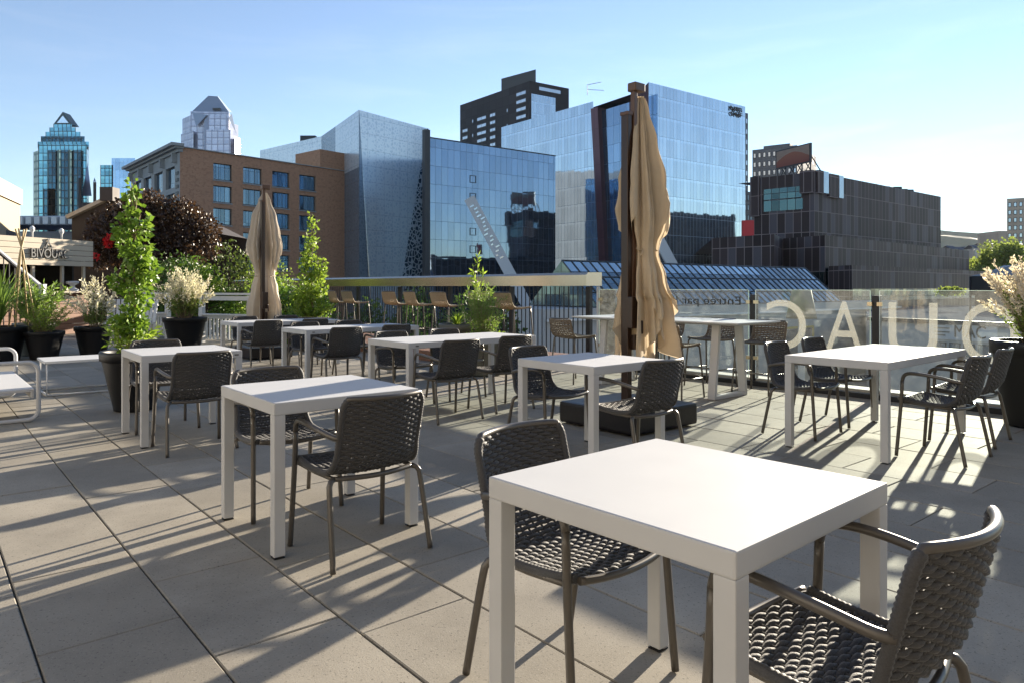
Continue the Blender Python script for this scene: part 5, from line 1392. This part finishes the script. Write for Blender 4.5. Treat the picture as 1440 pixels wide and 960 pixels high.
def zs_(k): return zr+(ze-zr)*k/dl+.012
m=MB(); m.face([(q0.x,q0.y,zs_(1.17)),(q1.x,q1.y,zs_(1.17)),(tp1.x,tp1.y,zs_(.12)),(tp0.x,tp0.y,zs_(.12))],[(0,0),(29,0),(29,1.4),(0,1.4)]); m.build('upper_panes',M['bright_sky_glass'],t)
nrm=(ud.cross((e0-a)+Vector((0,0,ze-zr)))).normalized()
if nrm.z<0: nrm=-nrm
m=MB(); k=0
while k<=TL_+.01:
    p=a+ud*k; q=p+dn*dl; m.bar(Vector((p.x,p.y,zr))+nrm*.03,Vector((q.x,q.y,ze))+nrm*.03,  .11,.08,0,up=tuple(nrm)); k+=1.11
for s in (0,.36,.7,1):
    p=a+dn*dl*s; q=b+dn*dl*s; z=zr+(ze-zr)*s; m.bar(Vector((p.x,p.y,z))+nrm*.03,Vector((q.x,q.y,z))+nrm*.03,.08,.08,0,up=tuple(nrm))
m.build('glazing_bars',M['winframe'],t)
m=MB(); g0,g1=e0+dn*.2-ud*6,e1+dn*.2+ud*14; m.prism([g0,g1,g1-dn*9,g0-dn*9],GZ,ze-.05); m.build('wall',M['concrete'],t)
m=MB(); g2,g3=g0+dn*.35,g1+dn*.35; m.bar((g2.x,g2.y,-1.25),(g3.x,g3.y,-1.25),.3,.16); m.build('string_course',M['fence'],t)
d,n,_=walldir(e0,e1)
for s,w in ((.60,6.2),):
    o=g0+(g1-g0)*s
    m=MB(); c=o+n*.06
    for dx,dz,ww,hh in ((-w/2,-5.2,.22,4.4),(w/2,-5.2,.22,4.4),(0,-3.0,w,.22)):
        q=c+d*dx; q.z=dz; m.box(q,(ww,.14,hh),0,(d,n,Vector((0,0,1))))
    m.build('door_frame',M['yellow'],t)
    m=MB(); q=o+n*.02; q.z=-5.3; m.box(q,(w-.2,.06,4.2),0,(d,n,Vector((0,0,1)))); m.build('glass_door',M['pane'],t)
# conical pale vent in the square
b=Vector((XY(1127,48).x,48,GZ)); t=thing('conical_lamp','pale tapered lamp column seen through the lettered glass','lamp',b)
m=MB(); zl=zrow(408,48); m.lathe([(.22,0),(.22,8.2)],b,14); m.build('column',M['concrete'],t); m=MB(); m.lathe([(.02,8.2),(.98,8.2),(.62,zl-GZ),(.02,zl-GZ+.02)],b,24); m.build('lamp_shade',M['cream'],t)

# ---- museum block with MAC sign
A=XY(1222,66); B=XY(1500,52); zt=zrow(450,60); d,n,L=walldir(A,B)
t=thing('museum_block','flat roofed pale museum block with a MAC sign','building',A)
m=MB(); far=Vector((26,44,0)); A2,B2=A+Vector((22,46,0)),B+Vector((48,46,0)); m.prism([A,B,B2,A2],GZ,zt-.02,0,1); m.build('wall',[M['concrete'],M['roofgrey']],t)
m=MB(); c=(A+B)/2+n*.12; c.z=zt-.16; m.box(c,(L,.3,.34),0,(d,n,Vector((0,0,1)))); m.build('roof_edge',M['winframe'],t)
s0=t_on(A,B,1310)*L; s1=t_on(A,B,1400)*L; hS=zrow(453,59)-zrow(478,59)
m=MB(); c=A+d*((s0+s1)/2)+n*.08; c.z=zrow(465.5,59); m.box(c,(s1-s0+.4,.12,hS),0,(d,n,Vector((0,0,1)))); sgn=m.build('sign_panel',M['white'],t)
o=A+d*(t_on(A,B,1344)*L)+n*.16; o.z=zrow(474,59); place_text('lettering','MAC',M['signblack'],sgn,o,d,(0,0,1),L*(t_on(A,B,1388)-t_on(A,B,1344)),zrow(457,59)-zrow(474,59),thick=.04)
m=MB()
for py,px0,px1 in ((457,1318,1331),(462,1315,1337),(467.5,1315,1337),(472,1318,1331)):
    c=A+d*((t_on(A,B,px0)+t_on(A,B,px1))/2*L)+n*.17; c.z=zrow(py,59); m.box(c,(L*(t_on(A,B,px1)-t_on(A,B,px0)),.04,.10),0,(d,n,Vector((0,0,1))))
m.build('stripe_emblem',M['signgrey'],sgn)
rc=[(L*t_on(A,B,1316)+1.15*k,L*t_on(A,B,1316)+1.15*k+.9,zrow(500,59),zrow(482,59)) for k in range(7)]
facade_windows(t,A,B,rc,[M['winframe'],M['pane']],.08,.06,mull=1)
t=thing('roof_planting','low green planting on the dark building ledge','plants',W(1340,410,86))
m=MB()
for k in range(500):
    p=W(random.uniform(1322,1350),409,86)+Vector((0,random.uniform(-1,1),random.uniform(-.5,.35))); m.leaf(p,rv(),rv(),.35,.25)
m.build('foliage',M['park'],t)
A=XY(1370,84); B=XY(1412,80); t=thing('striped_roof','blue and white striped metal roof near the right edge','roof',A)
d,n,L=walldir(A,B); m=MB(); zz0,zz1=zrow(391,82),zrow(380,82); k=0
while k<L:
    p,q=A+d*k,A+d*min(L,k+.22); b1,b2=p-n*4,q-n*4
    m.face([(p.x,p.y,zz0),(q.x,q.y,zz0),(b2.x,b2.y,zz1+.6),(b1.x,b1.y,zz1+.6)],None,int(k/.22)%2); k+=.22
m.build('striped_sheet',[M['box_glass'],M['white']],t)
m=MB(); m.prism([A-n*.1,B-n*.1,B-n*4,A-n*4],GZ,zz0-.05); m.build('wall',M['darkwood'],t)
# dark canopy tent at right edge
b=Vector((XY(1455,32).x,32,GZ)); t=thing('dark_canopy','dark peaked canopy tent at the right edge','tent',b)
hw=1.75; zt_,ze_=zrow(365,32),zrow(388,32)
m=MB(); cn=[Vector((b.x+sx*hw,b.y+sy*hw,ze_)) for sx,sy in ((-1,-1),(1,-1),(1,1),(-1,1))]; ap=Vector((b.x,b.y,zt_))
for k in range(4):
    l=(k+1)%4; m.face([cn[k],cn[l],ap]); m.face([cn[l],cn[k],cn[k]-Vector((0,0,.9)),cn[l]-Vector((0,0,.9))])
m.build('canopy',M['blackmetal'],t)
for c in cn:
    m=MB(); m.tube([c,Vector((c.x,c.y,GZ))],.05,6); m.build('pole',M['blackmetal'],t)

# ---- trees in the city
def citytree(label,px,pyt,Y,rx,mat,n=1500,L=.5,group='trees at the right edge',rzk=.9):
    X=XY(px,Y).x; zt_=zrow(pyt,Y); h=zt_-GZ; rz=min(h*.42,rx*rzk)
    bl=blobs_round(rx,rx,rz,(0,0,h-rz),11,.48)
    tree('city_tree',label,'tree',(X,Y,GZ),h,bl,n,L,L*.65,mat,.25,'darkbark',group)
for lb,px,py,Y,rx in (('rounded park tree beside the dark building end',1375,352,170,5.5),('park tree with lighter crown, middle of the right hand trees',1398,345,165,5.5),('tall park tree below the beige tower',1424,338,160,6),('park tree at the very right edge',1452,342,155,6),('low park tree behind the striped roof',1386,366,150,4.5),('low park tree between the striped roof and dark canopy',1412,362,148,5)):
    citytree(lb,px,py,Y,rx,'park',2600,.75)
for i,(px,py,Y,lb) in enumerate(((470,412,42,'dark street tree behind the pickets, far left one'),(520,409,44,'dark street tree behind the pickets left of the blue gap'),(565,420,40,'lower dark street tree behind the pickets'),(605,408,46,'dark street tree behind the fourth bar stool'),(650,411,43,'dark street tree behind the sunlit bar stool'),(700,408,47,'dark street tree behind the right bar stools'))):
    citytree(lb,px,py,Y,2.0,'street',1500,.30,'street trees below the steel counter',1.3)
# hill
m=MB(); nx,ny=120,14; base=[]
for j in range(ny+1):
    for i in range(nx+1):
        px=1000+i*12.0; Y=1500+j*90
        prof=max(0,1-((px-1500)/620)**2)
        h=(215*prof*(j/ny)**.6)*(1+.06*math.sin(i*.7)+.04*math.sin(i*2.3+1))+random.uniform(-2.5,2.5)
        base.append(((px-720)*1900/F+ (0),Y,GZ+h))
m.v=base
for j in range(ny):
    for i in range(nx):
        a=j*(nx+1)+i; m.f.append((a,a+1,a+nx+2,a+nx+1)); m.uv.append([(0,0)]*4); m.m.append(0); m.sm.append(False)
M['hill']=plain('wooded_hill',(.10,.12,.055),.9,noise=.5,ns=.05)
tag(m.build('hill',M['hill']),'wooded hill on the horizon right of the dark building','hill',kind='structure')
# houses at the hill foot
for k in range(9):
    px=1338+k*11; Y=420+random.uniform(-30,60); t=thing('hillside_house','small pale house in the row at the foot of the hill','house',XY(px,Y),0,'small houses at the foot of the hill')
    m=MB(); z=zrow(350+random.uniform(-5,2),Y); m.prism([P_(px,Y),P_(px+9,Y),P_(px+9,Y+10),P_(px,Y+10)],GZ,z); m.build('wall',M['concrete'] if k%2 else M['stone'],t)
    m=MB(); x0,x1=XY(px,Y).x-.3,XY(px+9,Y).x+.3; m.face([(x0,Y-.3,z),(x1,Y-.3,z),(x1,Y+5,z+2),(x0,Y+5,z+2)]); m.face([(x0,Y+10,z),(x0,Y+5,z+2),(x1,Y+5,z+2),(x1,Y+10,z)]); m.build('roof',M['roofgrey'],t)

hz=MB(); hz.box((0,0,130),(6800,6800,280))
M['haze']=bpy.data.materials.new('haze_air'); M['haze'].use_nodes=True
_n=M['haze'].node_tree.nodes; _n.remove(_n['Principled BSDF']); _v=_n.new('ShaderNodeVolumePrincipled'); _v.inputs['Color'].default_value=(.86,.9,.96,1); _v.inputs['Density'].default_value=HAZE; _v.inputs['Anisotropy'].default_value=0.0
M['haze'].node_tree.links.new(_v.outputs[0],_n['Material Output'].inputs['Volume'])
tag(hz.build('haze',M['haze']),'thin summer haze over the city','haze',kind='stuff')
# =================================================================== LIGHT + SKY + CAMERA
SUN_AZ=R(36.4); SUN_EL=R(12.0)
w=bpy.data.worlds.new('World'); SC.world=w; w.use_nodes=True; N=w.node_tree.nodes; L=w.node_tree.links
sk=N.new('ShaderNodeTexSky'); sk.sky_type='NISHITA'; sk.sun_disc=False; sk.sun_elevation=SUN_EL; sk.sun_rotation=SUN_AZ
sk.altitude=50; sk.air_density=1.0; sk.dust_density=0.0; sk.ozone_density=3.0
hs=N.new('ShaderNodeHueSaturation'); hs.inputs['Saturation'].default_value=.88; hs.inputs['Hue'].default_value=.505; L.new(sk.outputs[0],hs.inputs['Color'])
tc=N.new('ShaderNodeTexCoord'); mp=N.new('ShaderNodeMapping'); mp.inputs['Scale'].default_value=(2.2,2.2,16); mp.inputs['Rotation'].default_value=(0,R(8),R(20)); L.new(tc.outputs['Generated'],mp.inputs['Vector'])
nz=N.new('ShaderNodeTexNoise'); nz.inputs['Scale'].default_value=1.7; nz.inputs['Detail'].default_value=7; nz.inputs['Roughness'].default_value=.6; nz.inputs['Distortion'].default_value=.5; L.new(mp.outputs[0],nz.inputs['Vector'])
mr=N.new('ShaderNodeMapRange'); mr.inputs[1].default_value=.5; mr.inputs[2].default_value=.8; mr.inputs[3].default_value=0; mr.inputs[4].default_value=.10; L.new(nz.outputs['Fac'],mr.inputs[0])
mc=N.new('ShaderNodeMix'); mc.data_type='RGBA'; L.new(mr.outputs[0],mc.inputs[0]); L.new(hs.outputs[0],mc.inputs[6])
br=N.new('ShaderNodeHueSaturation'); br.inputs['Saturation'].default_value=.25; br.inputs['Value'].default_value=1.35; L.new(hs.outputs[0],br.inputs['Color']); L.new(br.outputs[0],mc.inputs[7])
L.new(mc.outputs[2],N['Background'].inputs['Color']); N['Background'].inputs['Strength'].default_value=.068
sl=bpy.data.lights.new('Sun','SUN'); sl.energy=5.0; sl.angle=R(.5); sl.color=(1,.875,.70)
so=bpy.data.objects.new('sun',sl); COL.objects.link(so)
dv=Vector((math.sin(SUN_AZ)*math.cos(SUN_EL),math.cos(SUN_AZ)*math.cos(SUN_EL),math.sin(SUN_EL)))
so.rotation_euler=dv.to_track_quat('Z','Y').to_euler(); so.location=dv*60+Vector((0,0,20))
cam=bpy.data.cameras.new('camera'); co=bpy.data.objects.new('camera',cam); COL.objects.link(co); SC.camera=co
co.location=(0,0,CH); co.rotation_euler=(R(90),0,0); cam.sensor_width=36; cam.lens=F/1440*36; cam.shift_y=-(480-HZ)/1440; cam.clip_start=.05; cam.clip_end=9000
vs=SC.view_settings; vs.view_transform='Standard'; vs.look='None'; vs.gamma=1; vs.exposure=1.9; vs.use_curve_mapping=False
SC.render.engine='CYCLES'; SC.cycles.use_denoising=True; SC.cycles.max_bounces=8; SC.cycles.transparent_max_bounces=16; SC.cycles.sample_clamp_indirect=6; SC.cycles.caustics_reflective=False; SC.cycles.caustics_refractive=False
